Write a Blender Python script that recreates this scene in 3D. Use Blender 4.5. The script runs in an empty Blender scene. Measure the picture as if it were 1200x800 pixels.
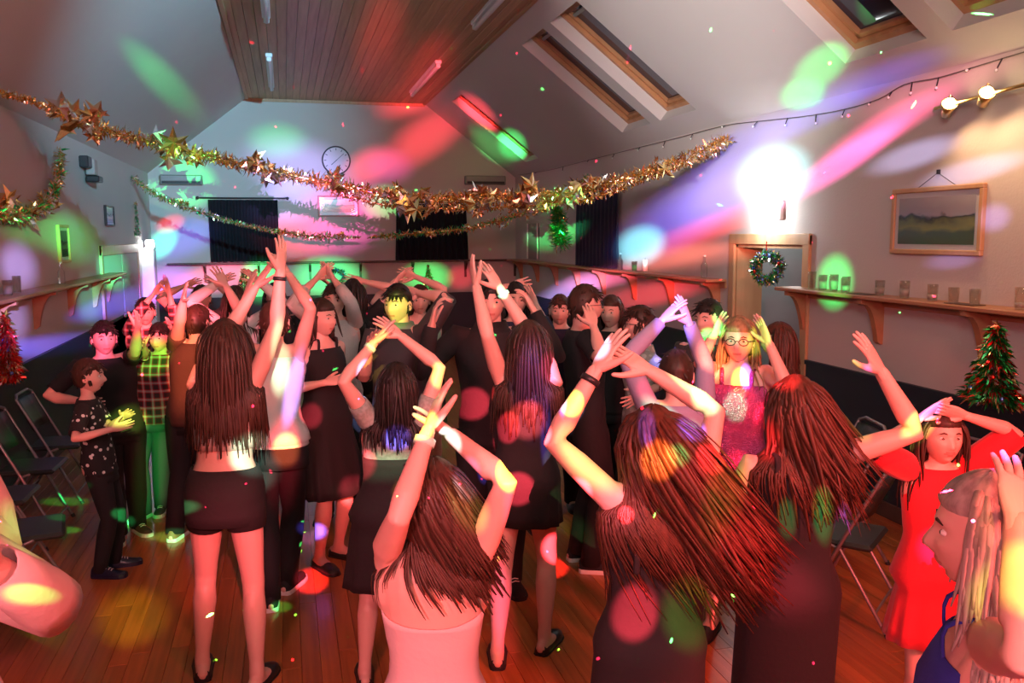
import bpy, bmesh, math, random
import numpy as np
from mathutils import Vector, Matrix

random.seed(7)
rng = np.random.default_rng(7)
SC = bpy.context.scene
COL = SC.collection

# ------------------------------------------------------------------ camera
CH, FPX, YAW, PITCH, ROLL = 2.1, 1008.0, 0.256, 0.123, -0.0055
XL, XR, YB, YF = -2.22, 4.27, 16.0, -3.2           # side walls, back wall, wall behind the camera
HE, HC, CL, CR = 3.18, 4.483, -0.56, 2.565          # eaves height, flat ceiling height, its two edges
HS = 1.65                                           # top of the drinks shelves
FWD = Vector((math.sin(YAW) * math.cos(PITCH), math.cos(YAW) * math.cos(PITCH), -math.sin(PITCH)))
_rt = Vector((math.cos(YAW), -math.sin(YAW), 0)); _up = _rt.cross(FWD)
RT = _rt * math.cos(ROLL) + _up * math.sin(ROLL)
UP = -_rt * math.sin(ROLL) + _up * math.cos(ROLL)
EYE = Vector((0, 0, CH))
cam_d = bpy.data.cameras.new('camera'); cam = bpy.data.objects.new('camera', cam_d); COL.objects.link(cam)
m = Matrix((RT, UP, -FWD)).transposed().to_4x4(); m.translation = EYE
cam.matrix_world = m
cam_d.sensor_fit = 'HORIZONTAL'; cam_d.sensor_width = 36; cam_d.lens = 36 * FPX / 1200.0
cam_d.clip_start = 0.05
SC.camera = cam

def ray(px, py): return FWD + RT * ((px - 600) / FPX) + UP * ((400 - py) / FPX)
def at(px, py, z): return EYE + ray(px, py) * z                    # point at camera depth z
def on_plane(px, py, p0, n):
    d = ray(px, py); p0 = Vector(p0); n = Vector(n)
    return EYE + d * ((p0 - EYE).dot(n) / d.dot(n))
def on_right(px, py, off=0): return on_plane(px, py, (XR - off, 0, 0), (1, 0, 0))
def on_left(px, py, off=0): return on_plane(px, py, (XL + off, 0, 0), (1, 0, 0))
def on_back(px, py, off=0): return on_plane(px, py, (0, YB - off, 0), (0, 1, 0))
def on_floor(px, py, z=0): return on_plane(px, py, (0, 0, z), (0, 0, 1))
def hall_hit(px, py):                                              # nearest surface of the empty hall along a sight line
    d = ray(px, py); best = None
    nr = Vector((HC - HE, 0, XR - CR)); nl = Vector((HC - HE, 0, CL - XL)); nl.z = -(CL - XL)
    for p0, n in (((XR, 0, 0), (1, 0, 0)), ((XL, 0, 0), (1, 0, 0)), ((0, YB, 0), (0, 1, 0)), ((0, 0, 0), (0, 0, 1)),
                  ((0, 0, HC), (0, 0, 1)), ((XR, 0, HE), nr), ((XL, 0, HE), nl)):
        n = Vector(n); q = d.dot(n)
        if abs(q) < 1e-6: continue
        t = (Vector(p0) - EYE).dot(n) / q
        if t > 0.2 and (best is None or t < best[0]): best = (t, n.normalized())
    return EYE + d * best[0], best[1]

# ------------------------------------------------------------------ world and exposure
w = bpy.data.worlds.new('night'); SC.world = w; w.use_nodes = True
w.node_tree.nodes['Background'].inputs[0].default_value = (0.05, 0.09, 0.2, 1)
w.node_tree.nodes['Background'].inputs[1].default_value = 0.6
SC.view_settings.view_transform = 'Standard'; SC.view_settings.look = 'None'
SC.view_settings.gamma = 1; SC.view_settings.use_curve_mapping = False
SC.view_settings.exposure = 0.0
try:
    SC.cycles.use_denoising = True; SC.cycles.sample_clamp_indirect = 4; SC.cycles.max_bounces = 6
    SC.cycles.transparent_max_bounces = 12; SC.cycles.caustics_reflective = False; SC.cycles.caustics_refractive = False
except Exception: pass

# ------------------------------------------------------------------ fill lights added for the room tone, then the cans and the beam lamp
def area(name, loc, target, size, power, color, spread=180):
    d = bpy.data.lights.new(name, 'AREA'); d.shape = 'DISK'; d.size = size; d.energy = power; d.color = color
    d.spread = math.radians(spread)
    o = bpy.data.objects.new(name, d); COL.objects.link(o); o.location = loc
    o.rotation_euler = (Vector(target) - Vector(loc)).to_track_quat('-Z', 'Y').to_euler(); return o
def spot(name, loc, target, angle, power, color, blend=0.6, rad=0.05):
    d = bpy.data.lights.new(name, 'SPOT'); d.energy = power; d.color = color; d.spot_size = math.radians(angle)
    d.spot_blend = blend; d.shadow_soft_size = rad
    o = bpy.data.objects.new(name, d); COL.objects.link(o); o.location = loc
    o.rotation_euler = (Vector(target) - Vector(loc)).to_track_quat('-Z', 'Y').to_euler(); return o

area('added_wash_fill', (0.6, -2.0, 3.2), (1.2, 6, 0.9), 1.0, 20, (1.0, 0.60, 0.58), 110)  # unseen fill, added for the overall ambience
area('added_red_fill', (2.8, -1.8, 2.9), (1.0, 4.0, 0.2), 0.7, 100, (1.0, 0.11, 0.09), 80)  # unseen fill, added to redden the floor and the dancers
area('added_pink_fill', (-1.4, -1.6, 2.7), (0.6, 3.4, 0.7), 0.5, 50, (1.0, 0.24, 0.27), 80)  # unseen fill, added to turn the nearest skin pinker
area('added_ceiling_fill', (1.0, 1.0, 3.3), (1.8, 8, 4.6), 0.8, 38, (1.0, 0.95, 0.90), 130)  # unseen fill, added to lift ceiling and walls in a neutral tone
spot('cyan_can', (1.9, 0.4, 4.1), (-1.0, 12.2, 4.0), 30, 7500, (0.20, 0.62, 0.85), 1.0)
spot('white_can', (-1.3, 1.2, 2.6), (3.5, 7.0, 3.8), 26, 2400, (1.0, 0.96, 0.95), 1.0)
_p = bpy.data.lights.new('added_passage_fill', 'POINT'); _p.energy = 14; _p.color = (1, .97, .93); _p.shadow_soft_size = .1  # unseen light added to brighten the passage behind the doorway
_o = bpy.data.objects.new('added_passage_fill', _p); COL.objects.link(_o); _o.location = (XR + .8, 7.9, 2.35)


# beam lamps: one lamp throws a fan of coloured discs; each row of its table is one beam of the lamp
def beam_lamp(name, loc, beams, power, rad=0.0, laser=None):
    d = bpy.data.lights.new(name, 'POINT'); d.energy = power; d.shadow_soft_size = rad
    o = bpy.data.objects.new(name, d); COL.objects.link(o); o.location = loc
    d.use_nodes = True; nt = d.node_tree; N = nt.nodes; L = nt.links
    em = next(n for n in N if n.type == 'EMISSION')
    tc = N.new('ShaderNodeTexCoord')
    acc = None
    for (tgt, rx, ry, ang, colr, soft) in beams:
        a = (Vector(tgt) - Vector(loc)).normalized()
        zq = a.to_track_quat('Z', 'Y').to_matrix()
        # roll so that the local x axis points to the camera's right, then by ang
        rx_ax = RT - a * RT.dot(a); rx_ax.normalize(); ry_ax = a.cross(rx_ax)
        c, s = math.cos(math.radians(ang)), -math.sin(math.radians(ang))
        x2 = rx_ax * c + ry_ax * s; y2 = a.cross(x2)
        M = Matrix((x2, y2, a)).transposed()
        mp = N.new('ShaderNodeMapping'); mp.vector_type = 'TEXTURE'
        mp.inputs['Location'].default_value = a; mp.inputs['Rotation'].default_value = M.to_euler()
        mp.inputs['Scale'].default_value = (rx, ry, 1.0)
        if acc is None: L.new(tc.outputs['Normal'], mp.inputs['Vector'])
        else:                                          # keeps the beams evaluated one after another
            od = N.new('ShaderNodeVectorMath'); od.operation = 'MULTIPLY_ADD'; L.new(acc, od.inputs[0]); od.inputs[1].default_value = (1e-12,) * 3
            L.new(tc.outputs['Normal'], od.inputs[2]); L.new(od.outputs[0], mp.inputs['Vector'])
        ln = N.new('ShaderNodeVectorMath'); ln.operation = 'LENGTH'; L.new(mp.outputs[0], ln.inputs[0])
        mr = N.new('ShaderNodeMapRange'); mr.interpolation_type = 'SMOOTHSTEP'
        mr.inputs['From Min'].default_value = 1.0 - soft * 0.5; mr.inputs['From Max'].default_value = 1.0 + soft * 0.5
        mr.inputs['To Min'].default_value = 1; mr.inputs['To Max'].default_value = 0
        L.new(ln.outputs['Value'], mr.inputs['Value'])
        ma = N.new('ShaderNodeVectorMath'); ma.operation = 'MULTIPLY_ADD'
        L.new(mr.outputs[0], ma.inputs[0]); ma.inputs[1].default_value = colr
        if acc is None: ma.inputs[2].default_value = (0, 0, 0)
        else: L.new(acc, ma.inputs[2])
        acc = ma.outputs[0]
    if laser:
        scale, thr, strength, dens = laser
        st = N.new('ShaderNodeMapping'); st.inputs['Rotation'].default_value = (0.4, 0.3, 0.2)
        L.new(tc.outputs['Normal'], st.inputs['Vector'])
        nz = N.new('ShaderNodeTexNoise'); nz.inputs['Scale'].default_value = 9; L.new(st.outputs[0], nz.inputs['Vector'])
        vo = N.new('ShaderNodeTexVoronoi'); vo.inputs['Scale'].default_value = scale; L.new(st.outputs[0], vo.inputs['Vector'])
        # distance from the cell's point, stretched by a cell-dependent direction so that dots turn into short dashes
        df = N.new('ShaderNodeVectorMath'); df.operation = 'SUBTRACT'; L.new(st.outputs[0], df.inputs[0]); L.new(vo.outputs['Position'], df.inputs[1])
        sc = N.new('ShaderNodeVectorMath'); sc.operation = 'SUBTRACT'; L.new(vo.outputs['Color'], sc.inputs[0]); sc.inputs[1].default_value = (.5, .5, .5)
        nm = N.new('ShaderNodeVectorMath'); nm.operation = 'NORMALIZE'; L.new(sc.outputs[0], nm.inputs[0])
        dt = N.new('ShaderNodeVectorMath'); dt.operation = 'DOT_PRODUCT'; L.new(df.outputs[0], dt.inputs[0]); L.new(nm.outputs[0], dt.inputs[1])
        pr = N.new('ShaderNodeVectorMath'); pr.operation = 'SCALE'; L.new(nm.outputs[0], pr.inputs[0]); L.new(dt.outputs['Value'], pr.inputs['Scale'])
        p2 = N.new('ShaderNodeVectorMath'); p2.operation = 'SCALE'; L.new(pr.outputs[0], p2.inputs[0]); p2.inputs['Scale'].default_value = 0.87
        d2 = N.new('ShaderNodeVectorMath'); d2.operation = 'SUBTRACT'; L.new(df.outputs[0], d2.inputs[0]); L.new(p2.outputs[0], d2.inputs[1])
        le = N.new('ShaderNodeVectorMath'); le.operation = 'LENGTH'; L.new(d2.outputs[0], le.inputs[0])
        mr = N.new('ShaderNodeMapRange'); mr.inputs['From Min'].default_value = thr * 0.7; mr.inputs['From Max'].default_value = thr
        mr.inputs['To Min'].default_value = 1; mr.inputs['To Max'].default_value = 0; L.new(le.outputs['Value'], mr.inputs['Value'])
        sx = N.new('ShaderNodeSeparateXYZ'); L.new(vo.outputs['Color'], sx.inputs[0])
        cr_ = N.new('ShaderNodeValToRGB'); cr_.color_ramp.interpolation = 'CONSTANT'
        e = cr_.color_ramp.elements; e[0].position = 0; e[0].color = (0, 0, 0, 1); e[1].position = 1 - dens; e[1].color = (1, 0.02, 0.08, 1)
        e2 = cr_.color_ramp.elements.new(1 - dens * 0.42); e2.color = (0.1, 1, 0.15, 1)
        L.new(sx.outputs[0], cr_.inputs[0])
        s1 = N.new('ShaderNodeMath'); s1.operation = 'MULTIPLY'; L.new(mr.outputs[0], s1.inputs[0]); s1.inputs[1].default_value = strength
        ma = N.new('ShaderNodeVectorMath'); ma.operation = 'MULTIPLY_ADD'; L.new(cr_.outputs[0], ma.inputs[0]); L.new(s1.outputs[0], ma.inputs[1])
        if acc is not None: L.new(acc, ma.inputs[2])
        else: ma.inputs[2].default_value = (0, 0, 0)
        acc = ma.outputs[0]
    L.new(acc, em.inputs['Color']); em.inputs['Strength'].default_value = 1
    return o

G_, R_, B_, M_, C_, Y_, W_, V_ = (.05, 1, .2), (1, .05, .08), (.15, .12, 1), (1, .1, .5), (.2, .9, 1), (1, .65, .1), (1, 1, 1), (.45, .35, 1)
# px, py, depth (None = the hall itself), half width px, half height px, tilt, colour, strength, softness
TABLE = [
 (195, 98, None, 36, 13, -35, G_, .5, 1.2), (325, 165, None, 26, 16, 0, G_, .45, 1.2), (214, 215, None, 30, 24, 0, G_, 1.3, .8),
 (350, 195, None, 46, 24, -10, V_, .9, 1.4), (335, 235, None, 38, 22, 20, V_, 1.1, 1.3), (400, 255, None, 44, 30, 20, M_, 1.3, 1.3), (345, 275, None, 38, 22, 0, R_, 1.0, 1.2),
 (430, 195, None, 26, 15, 30, R_, .8, 1.3), (500, 160, None, 44, 19, 35, R_, .9, 1.3), (452, 195, None, 24, 16, 0, M_, .5, 1.4),
 (600, 170, None, 16, 12, -40, G_, 1.2, .8), (560, 130, None, 22, 9, -40, R_, 1.1, 1.0), (575, 170, None, 24, 9, -40, G_, .4, 1.2),
 (452, 238, None, 22, 16, 0, G_, .8, 1.2), (652, 270, None, 28, 18, 10, G_, .8, 1.0), (625, 265, None, 10, 16, 0, (0.6, .8, .6), .2, 1.2),
 (750, 288, None, 24, 20, 10, C_, 1.2, .9), (800, 250, None, 62, 26, 28, B_, .9, 1.4), (850, 225, None, 44, 26, 30, V_, .8, 1.3), (870, 170, None, 52, 18, 22, B_, .6, 1.4),
 (830, 268, None, 60, 13, 15, R_, .9, 1.1), (780, 302, None, 55, 10, 4, (1, .2, .15), .6, 1.3), (820, 300, None, 60, 12, 4, (1, .2, .15), .35, 1.3),
 (985, 190, None, 62, 13, 32, (1, .12, .5), 1.6, .9), (1035, 150, None, 56, 14, 28, (1, .1, .3), 1.1, 1.0), (1090, 105, None, 60, 16, 15, (1, .25, .35), .5, 1.2), (955, 135, None, 52, 12, 22, B_, .5, 1.3), (1010, 100, None, 60, 12, 15, B_, .3, 1.3), 
 (905, 205, None, 30, 26, 0, (.25, .9, 1), 1.8, 1.2), (1070, 182, None, 36, 12, 14, (.55, .55, 1), .6, 1.0), (1140, 200, None, 40, 11, 10, (.55, .55, 1), .6, 1.0),
 (960, 80, None, 26, 17, 30, G_, .75, .8), (940, 110, None, 20, 13, 0, G_, .9, .8), (1165, 255, None, 12, 12, 0, V_, .5, 1.2), (1115, 305, None, 20, 8, 0, V_, .25, 1.2),
 (978, 330, None, 16, 26, 0, G_, 1.4, .8), 
 (200, 262, None, 14, 8, 25, R_, .8, .8), (190, 285, None, 18, 11, 50, (0.05, 1, .45), 1.2, .8), (50, 268, None, 30, 18, 10, G_, .3, 1.3), (85, 280, None, 22, 22, 0, G_, .45, 1.3),
 (22, 312, None, 14, 20, 0, V_, .9, 1.2), (15, 375, None, 12, 22, 0, V_, .6, 1.2), (132, 315, None, 13, 20, 0, (0.05, 1, .45), 1.0, .9), (105, 350, None, 10, 22, 0, (0.1, .9, .6), .4, 1.2), (140, 355, None, 40, 10, 30, B_, 1.0, 1.2), (60, 405, None, 60, 9, 20, B_, .9, 1.3), (195, 335, None, 26, 18, 20, (.6, .15, 1), 1.2, 1.1), (215, 280, None, 36, 16, 25, B_, .7, 1.3), (255, 325, None, 34, 14, 10, (1, .15, .3), 1.3, 1.0),
 (305, 328, None, 18, 22, 0, G_, 2.0, .8), (385, 325, None, 34, 20, 0, (.05, 1, .3), 1.4, .9), (500, 325, None, 24, 16, 0, G_, 1.0, .9), (540, 325, None, 14, 12, 0, R_, .5, 1.0),
 (665, 345, None, 36, 14, 20, V_, .9, 1.2), (700, 328, None, 36, 10, 5, (1, .15, .35), .9, 1.2), (760, 345, None, 50, 12, 5, R_, .7, 1.3),
 (360, 40, None, 40, 30, 80, B_, .15, 1.4), (445, 55, None, 22, 36, -20, R_, .45, 1.4), (500, 85, None, 30, 20, 40, R_, .45, 1.4), (480, 115, None, 30, 14, 20, R_, .3, 1.4),
 # on the floor
 (155, 722, None, 32, 30, 0, (.5, .6, .02), .55, .8), (365, 680, None, 17, 15, 0, R_, 3, .5), (648, 662, None, 17, 15, 0, R_, 3, .5), (705, 682, None, 8, 9, 0, R_, 2, .5), (365, 630, None, 14, 8, 0, B_, 2.0, .8), (330, 560, 6.0, 16, 40, 0, R_, .8, 1.2),
 # on the dancers
 (300, 530, 3.9, 26, 22, 0, (.4, 1, .7), 1.3, .6), (322, 345, 3.9, 30, 60, 70, (1, .2, .25), .8, 1.2), (335, 530, 5.0, 14, 18, 0, (1, .2, .05), 3, .6), (365, 482, 5.0, 12, 14, 0, R_, 3, .6), (328, 430, 5.0, 10, 30, 0, (.5, 1, .6), .6, .8), (345, 455, 5.0, 9, 40, -10, (.6, .3, 1), .7, .8),
 (430, 445, 3.9, 12, 20, 0, (.4, .5, 1), 2.2, .4), (442, 400, 3.9, 12, 16, 0, (1, .6, .1), 1.0, .6), (520, 440, 3.9, 16, 16, 30, (1, .9, .2), 1.1, .5), (465, 515, 3.9, 14, 12, 0, B_, 2.0, .8), (480, 570, 3.6, 17, 17, 0, (1, .35, .05), 2.4, .5), (420, 545, 3.9, 18, 16, 0, R_, 5, .6), (450, 545, 3.8, 40, 14, 0, (.3, 1, .5), .5, 1.1),
 (523, 525, 2.3, 15, 22, 10, (.5, 1, 1), 1.6, .5), (545, 570, 2.3, 14, 22, 0, (.8, .4, 1), .9, .7), (545, 600, 2.3, 18, 30, 30, (1, .9, .2), .7, .7), (575, 550, 2.3, 16, 34, 0, (1, .3, .3), .5, 1.0),
 (555, 467, 4.6, 20, 18, 0, R_, 7, .4), (596, 500, 4.1, 13, 17, 0, R_, 8, .4), (618, 492, 4.1, 20, 20, 0, (1, .1, .1), 6, .6), (607, 572, 4.1, 19, 18, 0, R_, 8, .4), (575, 638, 4.1, 13, 19, 0, (1, .75, .05), 1.3, .5), (648, 430, 4.1, 14, 18, 0, (1, .1, .25), 2.0, .6), (590, 710, 4.1, 14, 50, 10, (1, .1, .3), .5, 1.1), (590, 338, 4.1, 7, 9, 0, (.3, 1, .6), 1.6, .5), (572, 535, 4.1, 8, 14, 0, B_, 2.5, .5), (640, 510, 4.1, 6, 34, 0, B_, 1.6, .8), (625, 450, 4.1, 20, 50, 0, (.3, .1, 1), .5, 1.2),
 (467, 360, 5.2, 14, 20, 0, (.5, 1, .05), .7, .7), (697, 408, 2.6, 15, 19, 0, (.6, .6, 1), 2.4, .5), (668, 478, 2.55, 14, 16, 0, (1, .9, .1), 1.6, .4), (688, 545, 2.6, 40, 22, -40, (.4, 1, .25), .8, .8), (720, 600, 2.6, 26, 30, 0, (1, .2, .3), .6, 1.2),
 (755, 508, 2.6, 9, 22, 0, B_, 3, .7), (808, 507, 2.6, 15, 16, 0, B_, 4, .7), (768, 550, 2.6, 19, 22, 0, (1, .3, .05), 4, .5), (830, 546, 2.6, 17, 18, 0, R_, 5, .4), (790, 545, 2.6, 12, 12, 0, G_, 1.4, .8), (742, 722, 2.6, 24, 28, -20, R_, 5, .5), (805, 725, 2.6, 26, 32, 0, (.1, .8, .05), 1.0, .8), (850, 570, 2.6, 20, 60, -20, (.4, .8, .05), .6, 1.0), (900, 660, 2.6, 60, 34, -30, R_, 1.6, .9),
 (795, 455, 2.9, 34, 12, -45, (.2, 1, .4), 1.4, .7), (775, 420, 2.9, 16, 14, -30, R_, 1.2, .7), (822, 480, 2.9, 16, 20, 0, (.3, 1, .5), 1.4, .7),
 (790, 375, 4.0, 20, 34, 0, (.35, .25, 1), 2.0, .8), (830, 400, 5.2, 12, 12, 0, G_, 2.6, .6), (845, 370, 5.2, 10, 14, 0, G_, 1.6, .8), (858, 395, 4.4, 8, 10, 0, (.2, 1, .5), .5, .7), (875, 405, 4.4, 9, 14, 0, (1, .3, .05), .7, .7), (835, 428, 4.6, 20, 20, 0, (1, .25, .1), 2, .7), (892, 392, 4.2, 12, 20, -30, (.2, 1, .1), .8, .6), (862, 475, 4.3, 12, 16, 0, G_, 2.4, .6), (868, 447, 4.3, 9, 16, 0, (1, .75, .05), 2, .6), (875, 440, 4.3, 6, 14, 0, B_, 3, .6), (900, 490, 4.3, 14, 16, 0, R_, 2.2, .6), (875, 550, 4.0, 16, 26, 20, R_, 1.8, .7),
 (1000, 475, 2.95, 12, 34, 10, (.1, 1, .15), 1.0, .9), (1012, 465, 2.95, 6, 22, 0, (.4, .2, 1), 1.0, .8), (962, 610, 2.95, 10, 24, 0, G_, 2.0, .8), (988, 632, 2.95, 9, 26, 0, B_, 4, .7), (920, 612, 2.95, 9, 18, 0, G_, 1.0, .8),
 (1072, 508, 3.2, 26, 9, 40, (.5, 1, .2), .9, .7), (1090, 482, 3.2, 14, 6, 40, (.5, .2, 1), 1.4, .7), (1100, 645, 3.3, 18, 18, 0, M_, 1.6, .9), (1104, 540, 3.3, 60, 80, 0, (1, .08, .05), .45, 1.5), 
 (1175, 720, 1.6, 30, 36, 0, (1, .8, .1), .8, .7), (1180, 640, 1.6, 26, 50, 0, (1, .35, .1), .35, 1.2),
 (35, 605, 1.9, 26, 40, 30, (.05, 1, .15), .9, .8), (40, 715, 1.9, 22, 8, 10, (.05, 1, .1), .8, .7),
 (115, 395, 5.4, 22, 24, 0, (1, .12, .35), .9, 1.0), (178, 410, 5.6, 20, 18, 30, (.2, 1, .05), 1.0, .7), (150, 482, 5.1, 20, 14, 30, (.5, 1, .1), 1.3, .7), (178, 545, 5.8, 15, 60, 0, (.02, 1, .1), .3, 1.0), (175, 365, 6.2, 40, 30, 0, (1, .1, .15), 2.0, 1.0), (215, 420, 5.6, 14, 50, 0, (1, .25, .1), 1.4, 1.0), (230, 360, 6.2, 30, 20, 0, (1, .1, .15), 1.6, 1.0),
 (145, 612, 6.2, 10, 6, 0, G_, 2.5, .7), (205, 628, 6.0, 22, 7, 0, (.2, 1, .3), 1.2, .7), (330, 712, 5.0, 10, 6, 0, G_, 1.0, .7), (75, 570, 5.3, 22, 5, 0, G_, 1.6, .7), (75, 610, 5.3, 14, 4, 0, G_, 1.6, .7), (20, 520, 5.6, 8, 20, 30, G_, .5, .8),
 (265, 640, 3.9, 50, 60, 70, (1, .15, .2), .45, 1.2), (850, 600, 3.0, 60, 14, -20, R_, .6, 1.0),
]
LAMP = Vector((0.05, -0.25, 2.6)); rows = []
BEAM_P, BEAM_GAIN = 900.0, 0.066                                     # lamp watts, and what share of them one beam carries
for (px, py, z, rx, ry, ang, c, st, soft) in TABLE:
    P, nrm = hall_hit(px, py) if z is None else (at(px, py, z), None)
    dc = (P - EYE).length; dl = (P - LAMP).length; q = dc / dl / FPX
    cs = .5 if nrm is None else max(abs((P - LAMP).normalized().dot(nrm)), .3)
    gain = BEAM_GAIN * dl * dl * st / cs                            # a beam keeps its punch over the distance
    rows.append((P, rx * q, ry * q, ang, tuple(v * gain for v in c), soft))
beam_lamp('multi_beam_lamp', LAMP, rows, BEAM_P, laser=(30.0, 0.0015, 70.0, 0.55))

# ------------------------------------------------------------------ materials
MATS = {}
def mat(name, col, rough=0.6, metal=0.0, noise=None, bump=None, rnd=0.0, emit=None, trans=0, spec=0.5, alpha=1, sheen=0, aniso=None):
    if name in MATS: return MATS[name]
    m = bpy.data.materials.new(name); MATS[name] = m; m.use_nodes = True; nt = m.node_tree; N = nt.nodes; L = nt.links
    p = N['Principled BSDF']; p.inputs['Roughness'].default_value = rough; p.inputs['Metallic'].default_value = metal
    p.inputs['Base Color'].default_value = (*col, 1); p.inputs['Specular IOR Level'].default_value = spec
    if trans: p.inputs['Transmission Weight'].default_value = trans; p.inputs['IOR'].default_value = 1.45
    if alpha < 1: p.inputs['Alpha'].default_value = alpha
    if sheen: p.inputs['Sheen Weight'].default_value = sheen
    if emit: p.inputs['Emission Color'].default_value = (*emit[0], 1); p.inputs['Emission Strength'].default_value = emit[1]
    tc = N.new('ShaderNodeTexCoord'); src = None
    if noise:                                       # (scale xyz, second colour, contrast)
        scl, c2, con = noise
        mp = N.new('ShaderNodeMapping'); mp.inputs['Scale'].default_value = scl; L.new(tc.outputs['Object'], mp.inputs[0])
        nz = N.new('ShaderNodeTexNoise'); nz.inputs['Scale'].default_value = 1; nz.inputs['Detail'].default_value = 4; L.new(mp.outputs[0], nz.inputs['Vector'])
        if rnd:
            oi = N.new('ShaderNodeObjectInfo'); ad = N.new('ShaderNodeVectorMath'); ad.operation = 'ADD'; sc = N.new('ShaderNodeVectorMath'); sc.operation = 'SCALE'
            sc.inputs[0].default_value = (37, 91, 53); L.new(oi.outputs['Random'], sc.inputs['Scale']); L.new(mp.outputs[0], ad.inputs[0]); L.new(sc.outputs[0], ad.inputs[1]); L.new(ad.outputs[0], nz.inputs['Vector'])
        r = N.new('ShaderNodeValToRGB'); r.color_ramp.elements[0].position = .5 - con; r.color_ramp.elements[1].position = .5 + con
        r.color_ramp.elements[0].color = (*c2, 1); r.color_ramp.elements[1].color = (*col, 1); L.new(nz.outputs['Fac'], r.inputs[0]); src = r.outputs[0]
    if rnd:
        oi = N.new('ShaderNodeObjectInfo'); hv = N.new('ShaderNodeHueSaturation'); mr = N.new('ShaderNodeMapRange')
        mr.inputs['To Min'].default_value = 1 - rnd; mr.inputs['To Max'].default_value = 1 + rnd
        L.new(oi.outputs['Random'], mr.inputs[0]); L.new(mr.outputs[0], hv.inputs['Value'])
        if src: L.new(src, hv.inputs['Color'])
        else: hv.inputs['Color'].default_value = (*col, 1)
        src = hv.outputs[0]
    if src: L.new(src, p.inputs['Base Color'])
    if bump:
        nb = N.new('ShaderNodeTexNoise'); nb.inputs['Scale'].default_value = bump[0]; nb.inputs['Detail'].default_value = 3; L.new(tc.outputs['Object'], nb.inputs['Vector'])
        b = N.new('ShaderNodeBump'); b.inputs['Strength'].default_value = bump[1]; b.inputs['Distance'].default_value = 0.01
        L.new(nb.outputs['Fac'], b.inputs['Height']); L.new(b.outputs[0], p.inputs['Normal'])
    return m

PAINT = mat('wall_paint', (.62, .57, .53), .85, bump=(60, .15), noise=((.8, .8, .8), (.56, .52, .49), .3))
SLOPE = mat('ceiling_paint', (.66, .62, .59), .85, bump=(60, .12), noise=((.7, .7, .7), (.6, .57, .55), .3))
DADO = mat('dark_dado_paint', (.014, .02, .03), .5, bump=(30, .1))
FLOORW = mat('floor_board_wood', (.50, .16, .045), .28, noise=((40, 1.6, 8), (.27, .08, .022), .3), rnd=.2, bump=(120, .05))
CEILW = mat('ceiling_board_wood', (.60, .38, .21), .55, noise=((30, 1.2, 8), (.42, .25, .13), .3), rnd=.14)
OAK = mat('oak_wood', (.62, .38, .2), .45, noise=((14, 14, 2), (.48, .27, .13), .3))
SHELFW = mat('shelf_pine', (.5, .24, .12), .4, noise=((10, 2, 10), (.36, .15, .07), .3))
VELUX = mat('skylight_pine', (.6, .3, .14), .4, noise=((4, 12, 4), (.45, .2, .09), .3))
DARKW = mat('dark_stained_wood', (.09, .05, .035), .45, noise=((10, 10, 2), (.05, .03, .02), .3))
WHITE = mat('white_gloss', (.8, .8, .8), .35)
BLACKP = mat('black_plastic', (.02, .02, .022), .4)
CHROME = mat('brushed_metal', (.55, .55, .57), .3, 1.0)
GREYM = mat('grey_painted_metal', (.35, .33, .33), .4, .5)
GLASSM = mat('clear_glass', (1, 1, 1), .03, trans=1)
NIGHT = mat('night_window_glass', (.01, .02, .05), .05, spec=.8)
CURT = mat('navy_curtain', (.012, .014, .045), .85, sheen=.2, bump=(90, .1))
CURTB = mat('black_curtain', (.006, .006, .012), .9, bump=(90, .1))
GOLD = mat('gold_foil', (1.0, .76, .36), .2, 1); SILV = mat('silver_foil', (.95, .92, .88), .18, 1)
COPP = mat('copper_foil', (1.0, .55, .28), .22, 1); GREF = mat('green_foil', (.05, .5, .14), .3, 1)
REDF = mat('red_foil', (.9, .06, .05), .3, 1); BLUF = mat('blue_foil', (.15, .3, .8), .3, 1)
LAMPW = mat('lit_lamp_glass', (1, 1, 1), .4, emit=((1, .97, .93), 22)); LAMPWARM = mat('lit_warm_bulb', (1, .9, .7), .4, emit=((1, .72, .38), 40))
TUBE = mat('unlit_tube', (.75, .75, .75), .35)

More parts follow.
